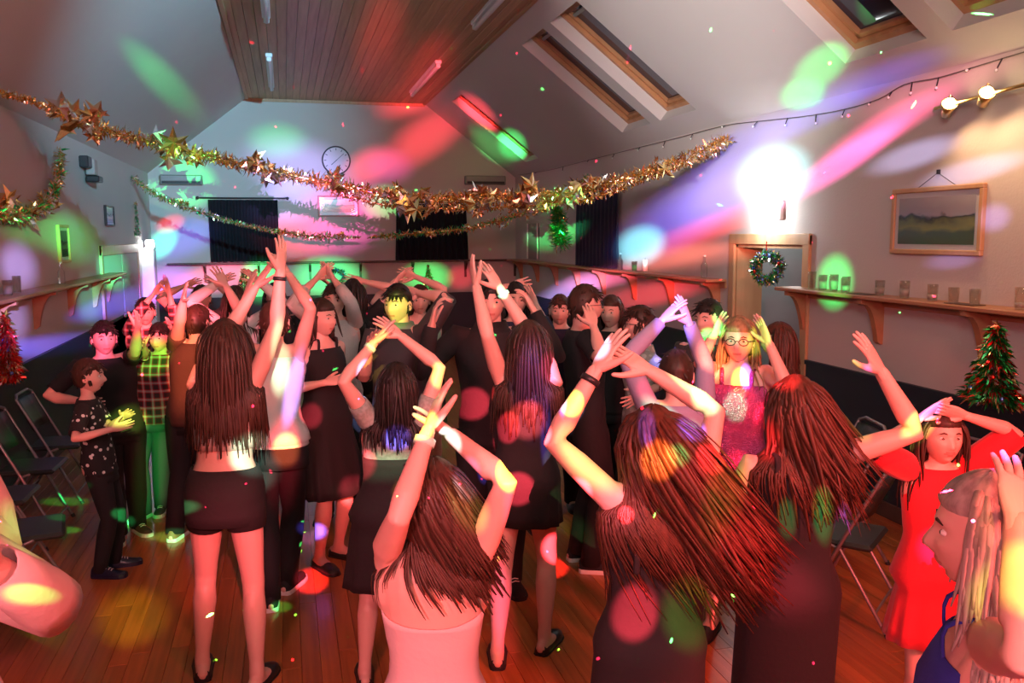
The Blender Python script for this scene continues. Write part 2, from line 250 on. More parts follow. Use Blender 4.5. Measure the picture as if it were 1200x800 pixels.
# ------------------------------------------------------------------ mesh helpers
def new_mesh(name, V, F, mats, mi=None, smooth=True):
    me = bpy.data.meshes.new(name); me.from_pydata([tuple(map(float, v)) for v in V], [], [tuple(int(i) for i in f) for f in F]); 
    for x in (mats if isinstance(mats, (list, tuple)) else [mats]): me.materials.append(x)
    if mi is not None: me.polygons.foreach_set('material_index', np.array(mi, dtype=np.int32))
    me.polygons.foreach_set('use_smooth', np.full(len(me.polygons), smooth))
    me.update(); return me
def link(name, me, parent=None, loc=None, rot=None):
    o = bpy.data.objects.new(name, me); COL.objects.link(o)
    if parent is not None: o.parent = parent
    if loc is not None: o.location = loc
    if rot is not None: o.rotation_euler = rot
    return o
class MB:
    def __init__(s): s.V = []; s.F = []; s.M = []; s.cur = 0
    def add(s, V, F, mi=None):
        k = len(s.V); s.V += [tuple(v) for v in V]; s.F += [tuple(i + k for i in f) for f in F]
        s.M += [s.cur if mi is None else mi] * len(F); return s
    def box(s, a, b, bev=0.0, M=None):
        x0, y0, z0 = a; x1, y1, z1 = b
        if bev <= 0:
            V = [(x0,y0,z0),(x1,y0,z0),(x1,y1,z0),(x0,y1,z0),(x0,y0,z1),(x1,y0,z1),(x1,y1,z1),(x0,y1,z1)]
            F = [(0,3,2,1),(4,5,6,7),(0,1,5,4),(1,2,6,5),(2,3,7,6),(3,0,4,7)]
        else:
            V = []
            for z, i in ((z0, bev), (z0 + bev, 0), (z1 - bev, 0), (z1, bev)):
                V += [(x0+i+bev*(i==0)*1,y0+i,z),(x1-i-bev*(i==0),y0+i,z),(x1-i,y0+i+bev*(i==0),z),(x1-i,y1-i-bev*(i==0),z),(x1-i-bev*(i==0),y1-i,z),(x0+i+bev*(i==0),y1-i,z),(x0+i,y1-i-bev*(i==0),z),(x0+i,y0+i+bev*(i==0),z)]
            F = [tuple(range(7, -1, -1)), tuple(range(24, 32))]
            for r in range(3):
                for j in range(8): F.append((r*8+j, r*8+(j+1)%8, r*8+8+(j+1)%8, r*8+8+j))
        if M is not None: V = [M @ Vector(v) for v in V]
        return s.add(V, F)
    def loft(s, rings, cap=True, closed=False):
        n = len(rings[0]); k = len(s.V); V = [p for r in rings for p in r]; F = []
        for i in range(len(rings) - (0 if closed else 1)):
            a = i * n; b = ((i + 1) % len(rings)) * n
            for j in range(n): F.append((a + j, a + (j+1) % n, b + (j+1) % n, b + j))
        if cap and not closed: F.append(tuple(range(n-1, -1, -1))); F.append(tuple(range(len(V)-n, len(V))))
        return s.add(V, F)
    def tube(s, pts, rad, n=8, ref=None, flat=1.0, ends=True):
        return s.loft(tube_rings(pts, rad, n, ref, flat, ends))
    def prism(s, poly, axis, a, b):                # polygon in the two other axes, extruded along axis from a to b
        def P(u, v, t): return {'x': (t, u, v), 'y': (u, t, v), 'z': (u, v, t)}[axis]
        n = len(poly); V = [P(u, v, a) for u, v in poly] + [P(u, v, b) for u, v in poly]
        F = [tuple(range(n-1, -1, -1)), tuple(range(n, 2*n))] + [(i, (i+1) % n, n + (i+1) % n, n + i) for i in range(n)]
        return s.add(V, F)
    def sphere(s, c, r, n=12, m=8):
        c = Vector(c); r = r if hasattr(r, '__len__') else (r, r, r); rings = []
        for i in range(m + 1):
            t = math.pi * min(max(i / m, .02), .98)
            rings.append([(c.x + r[0]*math.sin(t)*math.cos(6.28318*j/n), c.y + r[1]*math.sin(t)*math.sin(6.28318*j/n), c.z - r[2]*math.cos(t)) for j in range(n)])
        return s.loft(rings)
    def build(s, name, mats, parent=None, loc=None, rot=None, smooth=False):
        return link(name, new_mesh(name, s.V, s.F, mats, s.M, smooth), parent, loc, rot)
def tube_rings(pts, rad, n=8, ref=None, flat=1.0, ends=True):
    P = [Vector(p) for p in pts]; R = list(rad) if hasattr(rad, '__len__') else [rad] * len(P)
    T = []
    for i in range(len(P)):
        t = P[min(i+1, len(P)-1)] - P[max(i-1, 0)]; T.append(t.normalized() if t.length > 1e-9 else Vector((0, 0, 1)))
    u = Vector(ref) if ref is not None else (Vector((0, 0, 1)) if abs(T[0].z) < .9 else Vector((1, 0, 0)))
    rings = []
    def ring(c, t, u, r):
        u = (u - t * u.dot(t)).normalized(); v = t.cross(u)
        ra, rb = (r if hasattr(r, '__len__') else (r, r * flat))
        return [c + u * (ra * math.cos(6.28318*j/n)) + v * (rb * math.sin(6.28318*j/n)) for j in range(n)], u
    def sc(r, k): return (r[0]*k, r[1]*k) if hasattr(r, '__len__') else r * k
    def mx(r): return min(r) if hasattr(r, '__len__') else r * min(1, flat)
    for i, (p, t) in enumerate(zip(P, T)):
        if i == 0 and ends:
            for k, d in ((.3, .95), (.75, .66)): rings.append(ring(p - t * mx(R[0]) * d, t, u, sc(R[0], k))[0])
        rr, u = ring(p, t, u, R[i]); rings.append(rr)
        if i == len(P)-1 and ends:
            for k, d in ((.75, .66), (.3, .95)): rings.append(ring(p + t * mx(R[-1]) * d, t, u, sc(R[-1], k))[0])
    return rings
def smoothpath(pts, k=6):
    P = [Vector(p) for p in pts]; out = []
    for i in range(len(P)-1):
        p0, p1, p2, p3 = P[max(i-1, 0)], P[i], P[i+1], P[min(i+2, len(P)-1)]
        for j in range(k):
            t = j / k; out.append(0.5*((2*p1) + (p2-p0)*t + (2*p0-5*p1+4*p2-p3)*t*t + (3*p1-p0-3*p2+p3)*t**3))
    out.append(P[-1]); return out
def tag(o, label=None, cat=None, group=None, kind=None):
    if label: o['label'] = label
    if cat: o['category'] = cat
    if group: o['group'] = group
    if kind: o['kind'] = kind
    return o
def empty(name, loc=(0, 0, 0), rz=0.0, label=None, cat=None, group=None, kind=None):
    o = bpy.data.objects.new(name, None); COL.objects.link(o); o.location = loc; o.rotation_euler = (0, 0, rz); o.empty_display_size = .1
    return tag(o, label, cat, group, kind)
def struct(o): o['kind'] = 'structure'; return o
def copy_tree(o, parent=None):
    c = o.copy(); COL.objects.link(c)
    if parent is not None: c.parent = parent
    for ch in list(o.children): copy_tree(ch, c)
    return c
# ------------------------------------------------------------------ the hall itself
T = 0.25
fl = MB(); fl.box((XL - T, YF - T, -.15), (XR + T, YB + T, -.02))
floor = struct(fl.build('floor', mat('sub_floor', (.05, .03, .02), .8)))
BW = (XR - XL) / 70
bm_ = MB(); bm_.box((-BW/2 + .0008, -.749, -.02), (BW/2 - .0008, .749, 0), .0012); board_me = new_mesh('board', bm_.V, bm_.F, FLOORW, smooth=False)
cells = []
for i in range(70):
    off = (i * 0.5 + (i * 7 % 5) * .13) % 1.5
    for j in range(-3, 12): cells.append((XL + BW * (i + .5), j * 1.5 + off + .75, i, j))
def key(c):
    d = Vector((c[0], c[1], -CH)); z = d.dot(FWD)
    if z < 1.5: return 99
    x = d.dot(RT) / z * FPX; y = -d.dot(UP) / z * FPX
    return z if abs(x) < 680 and y < 560 else 50 + z
cells.sort(key=key); st_ = MB()
for k, (x, y, i, j) in enumerate(cells):
    if y - .75 < YF - .1 or y + .75 > YB + .1: 
        pass
    if k < 300: link('board', board_me, floor, (x, y, 0))
    else:
        y0, y1 = max(y - .749, YF), min(y + .749, YB)
        if y1 > y0: st_.box((x - BW/2 + .0008, y0, -.02), (x + BW/2 - .0008, y1, 0))
tag(st_.build('floorboards', FLOORW, floor), kind='stuff')

wl = MB(); wl.box((XL - T, YF, 0), (XL, YB, HE)); wall_left = struct(wl.build('wall_left', PAINT))
DY0, DY1, DZ = 6.47, 7.62, 2.0                       # the doorway in the right wall
wr = MB(); wr.box((XR, YF, 0), (XR + T, DY0, HE)); wr.box((XR, DY1, 0), (XR + T, YB, HE)); wr.box((XR, DY0, DZ), (XR + T, DY1, HE))
wall_right = struct(wr.build('wall_right', PAINT))
gable = [(XL - T, 0), (XR + T, 0), (XR + T, HE), (XR, HE), (CR, HC), (CL, HC), (XL, HE), (XL - T, HE)]
struct(MB().prism(gable, 'y', YB, YB + T).build('wall_back', PAINT)); struct(MB().prism(gable, 'y', YF - T, YF).build('wall_front', PAINT))
# flat boarded ceiling
ce = MB(); ce.box((CL - .05, YF, HC + .02), (CR + .05, YB, HC + .1)); ceiling = struct(ce.build('ceiling', DARKW))
nb = 28; cw = (CR - CL) / nb
for half, (y0, y1) in enumerate(((YF, 8.3), (8.3, YB))):
    b = MB(); b.box((-cw/2 + .002, -(y1-y0)/2 + .001, 0), (cw/2 - .002, (y1-y0)/2 - .001, .02), .003); me = new_mesh('board', b.V, b.F, CEILW, smooth=False)
    for i in range(nb): link('board', me, ceiling, (CL + cw * (i + .5), (y0 + y1) / 2, HC))
for x0, x1 in ((CL - .01, CL + .04), (CR - .04, CR + .01)):
    tb = MB(); tb.box((x0, YF, HC - .025), (x1, YB, HC)); struct(tb.build('trim_1' if x0 < 0 else 'trim_2', CEILW))
struct(MB().box((CL, YB - .03, HC - .05), (CR, YB, HC)).build('trim_3', CEILW))
# left slope
SLm = MB(); dn = Vector((-(HC - HE), 0, CL - XL)).normalized() * .2
SLm.prism([(XL, HE), (CL, HC), (CL + dn.x, HC + dn.z), (XL + dn.x, HE + dn.z)], 'y', YF, YB); struct(SLm.build('ceiling_slope', SLOPE))
# right slope with rooflight openings.  u = Y, v = distance up the slope from the eaves
sv = Vector((CR - XR, 0, HC - HE)); SL = sv.length; sv.normalize(); sn = Vector((HC - HE, 0, XR - CR)).normalized()   # sn points out of the roof
def SP(u, v, d=0): return Vector((XR, u, HE)) + sv * v + sn * d
WIN = [(3.80, 4.66), (4.88, 5.72), (8.12, 8.98), (9.24, 10.10), (13.72, 14.50)]; V0, V1, DEP = .27, 1.87, .25
sl = MB(); us = [YF] + [a for w_ in WIN for a in w_] + [YB]
def slab(mb, u0, u1, v0, v1, d0=0, d1=.38):
    P = [SP(u0, v0, d0), SP(u1, v0, d0), SP(u1, v1, d0), SP(u0, v1, d0), SP(u0, v0, d1), SP(u1, v0, d1), SP(u1, v1, d1), SP(u0, v1, d1)]
    mb.add(P, [(0,3,2,1),(4,5,6,7),(0,1,5,4),(1,2,6,5),(2,3,7,6),(3,0,4,7)])
slab(sl, YF, YB, 0, V0); slab(sl, YF, YB, V1, SL)
for i in range(0, len(us), 2): slab(sl, us[i], us[i+1], V0, V1)
struct(sl.build('ceiling_slope', SLOPE))
for k, (u0, u1) in enumerate(WIN):
    w0 = struct(empty('window_%d' % (k + 1), SP((u0+u1)/2, (V0+V1)/2, DEP)))
    def loc(p): return p - w0.location
    fr = MB(); fw_ = .05
    for a, b, c, d in ((u0, u1, V0, V0+fw_), (u0, u1, V1-fw_, V1), (u0, u0+fw_, V0+fw_, V1-fw_), (u1-fw_, u1, V0+fw_, V1-fw_)): slab(fr, a, b, c, d, DEP - .12, DEP)
    f = fr.build('window_frame', VELUX, None); f.data.transform(Matrix.Translation(-w0.location)); f.parent = w0
    s2 = MB(); q = fw_ + .006
    for a, b, c, d in ((u0+q, u1-q, V0+q, V0+q+.038), (u0+q, u1-q, V1-q-.038, V1-q), (u0+q, u0+q+.038, V0+q, V1-q), (u1-q-.038, u1-q, V0+q, V1-q)): slab(s2, a, b, c, d, DEP - .08, DEP - .01)
    f = s2.build('sash', VELUX, None); f.data.transform(Matrix.Translation(-w0.location)); f.parent = w0
    s3 = MB(); slab(s3, u0+.1, u1-.1, V0+.1, V1-.1, DEP - .045, DEP - .035); f = s3.build('pane', NIGHT, None); f.data.transform(Matrix.Translation(-w0.location)); f.parent = w0
    s4 = MB(); slab(s4, u0+.2, u1-.2, V1-.155, V1-.12, DEP - .11, DEP - .08); f = s4.build('opening_bar', GREYM, None); f.data.transform(Matrix.Translation(-w0.location)); f.parent = w0
# dark dado with a cap rail, and skirting
DH = 1.0
for nm, a, b in (('trim_4', (XL, YF, .12), (XL + .02, YB, DH)), ('trim_5', (XL, YB - .02, .12), (XR, YB, DH)), ('trim_6', (XR - .02, YF, .12), (XR, DY0 - .1, DH)), ('trim_7', (XR - .02, DY1 + .1, .12), (XR, YB, DH))):
    struct(MB().box(a, b).build(nm, DADO))
for nm, a, b in (('trim_8', (XL, YF, DH), (XL + .035, YB, DH + .035)), ('trim_9', (XL, YB - .035, DH), (XR, YB, DH + .035)), ('trim_10', (XR - .035, YF, DH), (XR, DY0 - .1, DH + .035)), ('trim_11', (XR - .035, DY1 + .1, DH), (XR, YB, DH + .035))):
    struct(MB().box(a, b).build(nm, DADO))
for nm, a, b in (('baseboard_left', (XL, YF, 0), (XL + .03, YB, .12)), ('baseboard_back', (XL, YB - .03, 0), (XR, YB, .12)), ('baseboard_right', (XR - .03, YF, 0), (XR, DY0 - .1, .12)), ('baseboard_right', (XR - .03, DY1 + .1, 0), (XR, YB, .12))):
    struct(MB().box(a, b, .004).build(nm, DARKW))
# right doorway: oak architrave and lining, a short passage with a grey door behind
d1 = struct(empty('door_1', (XR, (DY0+DY1)/2, 0)))
ar = MB()
for a, b in (((XR-.03, DY0-.1, 0), (XR, DY0, DZ+.09)), ((XR-.03, DY1, 0), (XR, DY1+.1, DZ+.09)), ((XR-.032, DY0-.1, DZ), (XR, DY1+.1, DZ+.1))): ar.box(a, b, .006)
o = ar.build('architrave', OAK); o.data.transform(Matrix.Translation(-d1.location)); o.parent = d1
ln = MB(); ln.box((XR-.005, DY0-.001, 0), (XR+T+.02, DY0+.03, DZ)); ln.box((XR-.005, DY1-.03, 0), (XR+T+.02, DY1+.001, DZ)); ln.box((XR-.005, DY0, DZ-.03), (XR+T+.02, DY1, DZ+.001))
o = ln.build('door_lining', OAK); o.data.transform(Matrix.Translation(-d1.location)); o.parent = d1
ps = MB(); X2 = XR + T; ps.box((X2+1.2, DY0-.6, 0), (X2+1.25, DY1+.9, 2.6)); ps.box((X2, DY0-.65, 0), (X2+1.25, DY0-.6, 2.6)); ps.box((X2, DY1+.9, 0), (X2+1.25, DY1+.95, 2.6)); ps.box((X2, DY0-.65, 2.6), (X2+1.25, DY1+.95, 2.65)); ps.box((X2, DY0-.65, -.1), (X2+1.25, DY1+.95, -.0))
struct(ps.build('wall_passage', mat('passage_grey_paint', (.36, .37, .38), .8)))
dl = MB(); dl.box((X2+1.14, DY1+.05, 0), (X2+1.2, DY1+.85, 2.0), .01); struct(dl.build('door_2', DARKW))
# left door with an oak head and a white boxed pier beside it
d3 = struct(empty('door_3', (XL, 12.7, 0)))
ar = MB(); ar.box((0, -1.1, 0), (.03, -1.0, 2.0)); ar.box((0, 1.6, 0), (.03, 1.7, 2.0)); ar.box((0, -1.1, 1.87), (.035, 1.7, 2.0), .006); ar.build('architrave', OAK, d3)
lf = MB(); lf.box((0, -1.0, 0), (.02, .29, 1.87)); lf.build('door_leaf', PAINT, d3); lf = MB(); lf.box((0, .31, 0), (.02, 1.6, 1.87)); lf.build('door_leaf', PAINT, d3)
hb = MB(); hb.box((.02, .18, 1.0), (.06, .24, 1.05), .005); hb.box((.045, .05, 1.01), (.06, .24, 1.04), .005); hb.build('door_handle', CHROME, d3)
pc = on_plane(171, 330, (0, 14.9, 0), (0, 1, 0))
struct(MB().box((XL, 14.75, 0), (pc.x + .16, 15.05, 1.9), .01).build('trim_12', WHITE))
# ------------------------------------------------------------------ fittings on the walls
def tube_light(px0, py0, px1, py1, label):
    a = on_plane(px0, py0, (0, 0, HC), (0, 0, 1)); b = on_plane(px1, py1, (0, 0, HC), (0, 0, 1)); L_ = 1.5 if abs(a.y-b.y) < 3 else abs(a.y-b.y)
    L_ = max(abs(a.y - b.y), 1.5) if abs(a.y-b.y) > 1.0 else 1.5
    x = (a.x + b.x) / 2; yc = (a.y + b.y) / 2
    r = empty('tube_light', (x, yc, HC), 0, label, 'ceiling light', 'fluorescent tube lights on the timber ceiling')
    MB().box((-.045, -L_/2, -.05), (.045, L_/2, 0), .008).build('housing', WHITE, r)
    MB().tube([(0, -L_/2+.04, -.085), (0, L_/2-.04, -.085)], .028, 10).build('tube', TUBE, r, smooth=True)
    for s in (-1, 1): MB().box((-.03, s*(L_/2-.03)-.02, -.1), (.03, s*(L_/2-.03)+.02, -.05), .004).build('lamp_holder', WHITE, r)
tube_light(315, 62, 318, 99, 'white tube light on timber ceiling, far left one')
tube_light(309, -22, 311, 9, 'white tube light on timber ceiling, left side at the top edge')
tube_light(511, 70, 485, 106, 'white tube light on timber ceiling, far right one, tilted in view')
tube_light(590, -14, 560, 20, 'white tube light on timber ceiling, right side at the top edge')

def bracket_me(depth, h, t):
    pts = [(0, 0), (-depth, 0), (-depth, -.035)]
    for i in range(1, 9):
        a = i / 9; pts.append((-depth + (depth - .045) * (a ** .55), -.035 - (h - .07) * (a ** 1.6)))
    pts += [(-.045, -h + .02), (-.02, -h), (0, -h)]
    b = MB(); b.prism([(x, z) for x, z in pts], 'y', -t/2, t/2); return new_mesh('bracket', b.V, b.F, SHELFW, smooth=False)
BRK = bracket_me(.2, .34, .05)
def shelf(name_label, a, b, side, ys, brk=BRK, w=.23):
    r = empty('wall_shelf', ((a[0]+b[0])/2, (a[1]+b[1])/2, HS), 0, name_label, 'shelf'); L_ = abs(b[1]-a[1])
    if side in ('R', 'L'):
        s = -1 if side == 'R' else 1
        MB().box((min(0, s*w), -L_/2, -.03), (max(0, s*w), L_/2, 0), .006).build('shelf_board', SHELFW, r)
        MB().box((min(0, s*.02), -L_/2, -.09), (max(0, s*.02), L_/2, -.03)).build('wall_batten', SHELFW, r)
        for y in ys: link('bracket', brk, r, (s*.02 if 0 else 0, y - r.location.y, -.03), (0, 0, 0 if side == 'R' else math.pi))
    return r
shelf('pine shelf with drinks glasses on the right wall beside the doorway', (XR, 1.5), (XR, 6.56), 'R', [6.42, 5.46, 4.45, 3.45, 2.4])
shelf('long pine shelf on the right wall between doorway and far corner', (XR, 7.8), (XR, YB - .2), 'R', [7.95 + 1.08 * i for i in range(8)])
shelf('pine shelf on curved brackets along the left wall', (XL, 3.0), (XL, 12.05), 'L', [11.85, 11.1, 9.9, 8.6, 7.4, 6.2, 5.0, 3.8])
rb = empty('wall_shelf', (1.05, YB, HS), 0, 'long dark shelf with thin brackets on the back wall', 'shelf')
MB().box((XL - 1.05 + .25, -.2, -.03), (XR - 1.05 - .02, 0, 0), .005).build('shelf_board', DARKW, rb)
bb = MB(); bb.prism([(0, 0), (-.17, 0), (-.17, -.03), (-.035, -.16), (-.035, -.3), (0, -.3)], 'x', -.02, .02); bme = new_mesh('bracket', bb.V, bb.F, DARKW, smooth=False)
for px in (240, 303, 363, 422, 483, 545, 603):
    link('bracket', bme, rb, (on_back(px, 305).x - 1.05, 0, -.03))

def curtain(name, p0, p1, m, label, flare=0.0, axis='x'):
    # p0 top-left, p1 bottom-right in the wall's own plane; pleats run along it
    a = Vector(p0); b = Vector(p1); W_ = (b.x - a.x) if axis == 'x' else (a.y - b.y); H_ = a.z - b.z
    r = empty(name, ((a.x+b.x)/2, (a.y+b.y)/2, b.z), 0, label, 'curtain'); n = 120
    for layer in (0, 1):
        pass
    mb = MB(); V = []; F = []; rows_ = 8
    for i in range(rows_ + 1):
        t = i / rows_
        for j in range(n + 1):
            u = (j / n - .5) * W_ * (1 + flare * (1 - t)); dd = .03 * math.sin(j / n * 2 * math.pi * 11 + .6 * math.sin(t * 3)) * (1.3 - .6 * t) + .06
            V.append((u, -dd, t * H_) if axis == 'x' else (-dd, -u, t * H_))
    for i in range(rows_):
        for j in range(n): F.append((i*(n+1)+j, i*(n+1)+j+1, (i+1)*(n+1)+j+1, (i+1)*(n+1)+j))
    # back skin so that the cloth has thickness
    k = len(V); off = Vector((0, .006, 0)) if axis == 'x' else Vector((.006, 0, 0)); V2 = [tuple(Vector(v) + off) for v in V]
    mb.add(V, F); mb.add(V2, [tuple(reversed(f)) for f in F]); mb.build('cloth', m, r, smooth=True)
    rod = MB()
    if axis == 'x': rod.tube([(-W_/2 - .16, -.06, H_ + .03), (W_/2 + .16, -.06, H_ + .03)], .014, 8)
    else: rod.tube([(-.06, -W_/2 - .12, H_ + .03), (-.06, W_/2 + .12, H_ + .03)], .014, 8)
    rod.build('curtain_rod', BLACKP, r, smooth=True)
    for s in (-1, 1):
        e = MB()
        if axis == 'x': e.sphere((s*(W_/2 + .17), -.06, H_ + .03), .028); e2_ = MB().box((s*(W_/2+.1)-.01, -.06, H_+.02), (s*(W_/2+.1)+.01, 0, H_+.04))
        else: e.sphere((-.06, s*(W_/2 + .13), H_ + .03), .028); e2_ = MB().box((-.06, s*(W_/2+.06)-.01, H_+.02), (0, s*(W_/2+.06)+.01, H_+.04))
        e.build('finial', BLACKP, r, smooth=True); e2_.build('rod_bracket', BLACKP, r)
curtain('curtain', on_back(244, 234), on_back(328, 306), CURTB, 'black drawn curtain on the left of the back wall')
a, b = on_back(464, 239), on_back(550, 306); b.x = on_back(546, 306).x
curtain('curtain', a, b, CURTB, 'black flared curtain in the middle of the back wall', .06)
curtain('curtain', on_right(681, 228), on_right(728, 315), CURT, 'navy floor-dark curtain hanging on the right wall'.replace('floor-dark ', ''), 0, 'y')

def heater(p0, p1, label):
    a = on_back(*p0); b = on_back(*p1); W_, H_ = b.x - a.x, a.z - b.z
    r = empty('wall_heater', ((a.x+b.x)/2, YB, b.z), 0, label, 'heater')
    MB().box((-W_/2, -.13, 0), (W_/2, -.0, H_), .012).build('housing', mat('heater_case', (.25, .24, .22), .5), r)
    MB().box((-W_/2+.03, -.135, .015), (W_/2-.03, -.125, H_*.35)).build('air_slot', BLACKP, r)
    for k in range(4): MB().box((-W_/2+.03, -.137, H_*.45 + k*H_*.11), (W_/2-.03, -.128, H_*.45 + k*H_*.11 + .01)).build('louvre', GREYM, r)
heater((188, 205), (238, 217), 'long grey wall heater high on the back wall, left one')
heater((544, 206), (591, 217), 'long grey wall heater high on the back wall beside the right slope')

ck = on_back(394, 188); r = empty('wall_clock', (ck.x, YB, ck.z), 0, 'round wall clock with thin black rim above the tinsel garland', 'clock')
k = MB(); k.loft([[(q*math.cos(t), y, q*math.sin(t)) for t in [6.28318*j/40 for j in range(40)]] for q, y in ((.245, 0), (.255, -.03), (.25, -.045), (.232, -.045), (.23, -.025))], cap=False); k.build('rim', BLACKP, r, smooth=True)
k = MB(); k.loft([[(q*math.cos(t), y, q*math.sin(t)) for t in [6.28318*j/40 for j in range(40)]] for q, y in ((.235, 0), (.235, -.022))]); k.build('dial', mat('clock_dial', (.6, .57, .55), .5), r)
for h in range(12):
    t = h * math.pi / 6; M_ = Matrix.Rotation(t, 4, 'Y'); q = MB(); q.box((-.006, -.028, .175), (.006, -.022, .215), M=M_); q.build('hour_mark', BLACKP, r)
for nm, ln_, wd, ang in (('hour_hand', .12, .012, 228), ('minute_hand', .18, .009, 48)):
    q = MB(); q.box((-wd/2, -.034, -.02), (wd/2, -.029, ln_), M=Matrix.Rotation(math.radians(ang), 4, 'Y')); q.build(nm, BLACKP, r)

def landscape(name, sky, hill, hill2):
    m = bpy.data.materials.new(name); m.use_nodes = True; nt = m.node_tree; N = nt.nodes; L = nt.links; p = N['Principled BSDF']; p.inputs['Roughness'].default_value = .12
    tc = N.new('ShaderNodeTexCoord'); sp = N.new('ShaderNodeSeparateXYZ'); L.new(tc.outputs['Generated'], sp.inputs[0])
    nz = N.new('ShaderNodeTexNoise'); nz.inputs['Scale'].default_value = 3.5; nz.inputs['Detail'].default_value = 6; L.new(tc.outputs['Generated'], nz.inputs['Vector'])
    ml = N.new('ShaderNodeMath'); ml.operation = 'MULTIPLY_ADD'; L.new(nz.outputs['Fac'], ml.inputs[0]); ml.inputs[1].default_value = -.5; L.new(sp.outputs[2], ml.inputs[2])
    r_ = N.new('ShaderNodeValToRGB'); e = r_.color_ramp.elements; e[0].position = 0; e[0].color = (*hill2, 1); e[1].position = .75; e[1].color = (*sky, 1)
    for pos, c in ((.12, (hill[0]*1.5, hill[1]*1.4, hill[2])), (.26, hill), (.33, (.04, .045, .05)), (.38, (sky[0]*.8, sky[1]*.8, sky[2]*.85))):
        q = e.new(pos); q.color = (*c, 1)
    L.new(ml.outputs[0], r_.inputs[0]); L.new(r_.outputs[0], p.inputs['Base Color']); return m
def picture(a, b, wall, fw_, matw, mframe, mart, label, cord=False):
    # a: top-left, b: bottom-right corners in the picture; wall 'R','L','B'
    if wall == 'B': W_ = b.x - a.x; base = Vector(((a.x+b.x)/2, YB, (a.z+b.z)/2)); rz = 0
    elif wall == 'R': W_ = abs(a.y - b.y); base = Vector((XR, (a.y+b.y)/2, (a.z+b.z)/2)); rz = -math.pi/2
    else: W_ = abs(a.y - b.y); base = Vector((XL, (a.y+b.y)/2, (a.z+b.z)/2)); rz = math.pi/2
    H_ = abs(a.z - b.z); r = empty('framed_picture', base, rz, label, 'picture')
    f = MB(); w2, h2 = W_/2, H_/2
    f.box((-w2, -.035, h2-fw_), (w2, 0, h2), .006); f.box((-w2, -.035, -h2), (w2, 0, -h2+fw_), .006); f.box((-w2, -.034, -h2+fw_-.004), (-w2+fw_, 0, h2-fw_+.004), .004); f.box((w2-fw_, -.034, -h2+fw_-.004), (w2, 0, h2-fw_+.004), .004)
    f.build('frame', mframe, r)
    MB().box((-w2+fw_*.8, -.018, -h2+fw_*.8), (w2-fw_*.8, -.008, h2-fw_*.8)).build('mount', mat('picture_mount', (.8, .78, .8), .3), r)
    MB().box((-w2+fw_+matw, -.021, -h2+fw_+matw), (w2-fw_-matw, -.017, h2-fw_-matw)).build('print', mart, r)
    MB().box((-w2+fw_*.8, -.026, -h2+fw_*.8), (w2-fw_*.8, -.023, h2-fw_*.8)).build('glass', mat('picture_glass', (1, 1, 1), .03, trans=1, alpha=.15), r)
    if cord:
        c = MB(); c.tube([(-w2*.4, -.02, h2), (0, -.015, h2+.09), (w2*.4, -.02, h2)], .002, 5); c.build('cord', BLACKP, r); c = MB(); c.box((-.008, -.02, h2+.08), (.008, 0, h2+.11)); c.build('hook', BLACKP, r)
picture(on_right(1050, 222), on_right(1153, 300), 'R', .035, .035, OAK, landscape('moorland_print', (.55, .53, .60), (.20, .22, .09), (.09, .13, .09)), 'oak framed landscape of dark hills under grey sky on the right wall', True)
picture(on_back(372, 229), on_back(421, 254), 'B', .03, .05, mat('red_brown_frame', (.35, .12, .08), .4), landscape('pale_print', (.6, .5, .5), (.4, .25, .22), (.3, .2, .2)), 'small framed picture on the back wall below the clock')
picture(on_left(65, 263), on_left(80, 307), 'L', .03, .03, OAK, landscape('grey_print', (.3, .32, .3), (.15, .16, .14), (.08, .1, .08)), 'tall narrow framed picture on the left wall above the shelf')
picture(on_left(121, 240), on_left(132, 265), 'L', .02, .02, BLACKP, landscape('notice_print', (.5, .5, .5), (.4, .38, .38), (.3, .3, .3)), 'small dark framed notice on the left wall near the back corner')

# slim boxed pipe on the right wall near the far corner
a, b = on_right(619, 262), on_right(632, 304); r = empty('notice_panel', (XR, (a.y+b.y)/2, b.z), 0, 'slim pale framed panel on the right wall beside the far corner', 'panel')
w_ = abs(a.y-b.y); h_ = a.z - b.z
MB().box((-.02, -w_/2, 0), (0, w_/2, h_)).build('backing', mat('panel_grey', (.3, .29, .28), .5), r)
for yy in (-w_/2, w_/2 - .05): MB().box((-.035, yy, 0), (0, yy + .05, h_), .004).build('edge_strip', WHITE, r)
# alarm sounder and sensor
p = on_left(97, 192); r = empty('alarm_sensor', (XL, p.y, p.z), 0, 'small black sensor box on a bracket high on the left wall', 'sensor')
MB().box((0, -.2, -.05), (.1, .0, .08), .01).build('sensor_case', BLACKP, r); MB().box((.02, .02, -.12), (.12, .2, .06), .01).build('cover', mat('beige_plastic', (.4, .33, .3), .5), r)
MB().box((.02, .02, -.2), (.16, .26, -.13), .01).build('bracket_foot', BLACKP, r)

# emergency bulkhead over the doorway (lit)
p = on_right(905, 247); r = empty('emergency_light', (XR, p.y, p.z), 0, 'glaring lit bulkhead light on the right wall above the doorway', 'wall light')
MB().box((-.05, -.2, -.09), (0, .2, .09), .012).build('housing', WHITE, r)
MB().box((-.095, -.185, -.075), (-.045, .185, .075), .02).build('diffuser', LAMPW, r)
d = bpy.data.lights.new('bulkhead_glow', 'AREA'); d.shape = 'RECTANGLE'; d.size = .36; d.size_y = .16; d.energy = 10; d.color = (.92, .97, 1)
lo = bpy.data.objects.new('bulkhead_glow', d); COL.objects.link(lo); lo.location = (XR - .3, p.y, p.z); lo.rotation_euler = (0, math.radians(-90), 0)
lo.parent = None
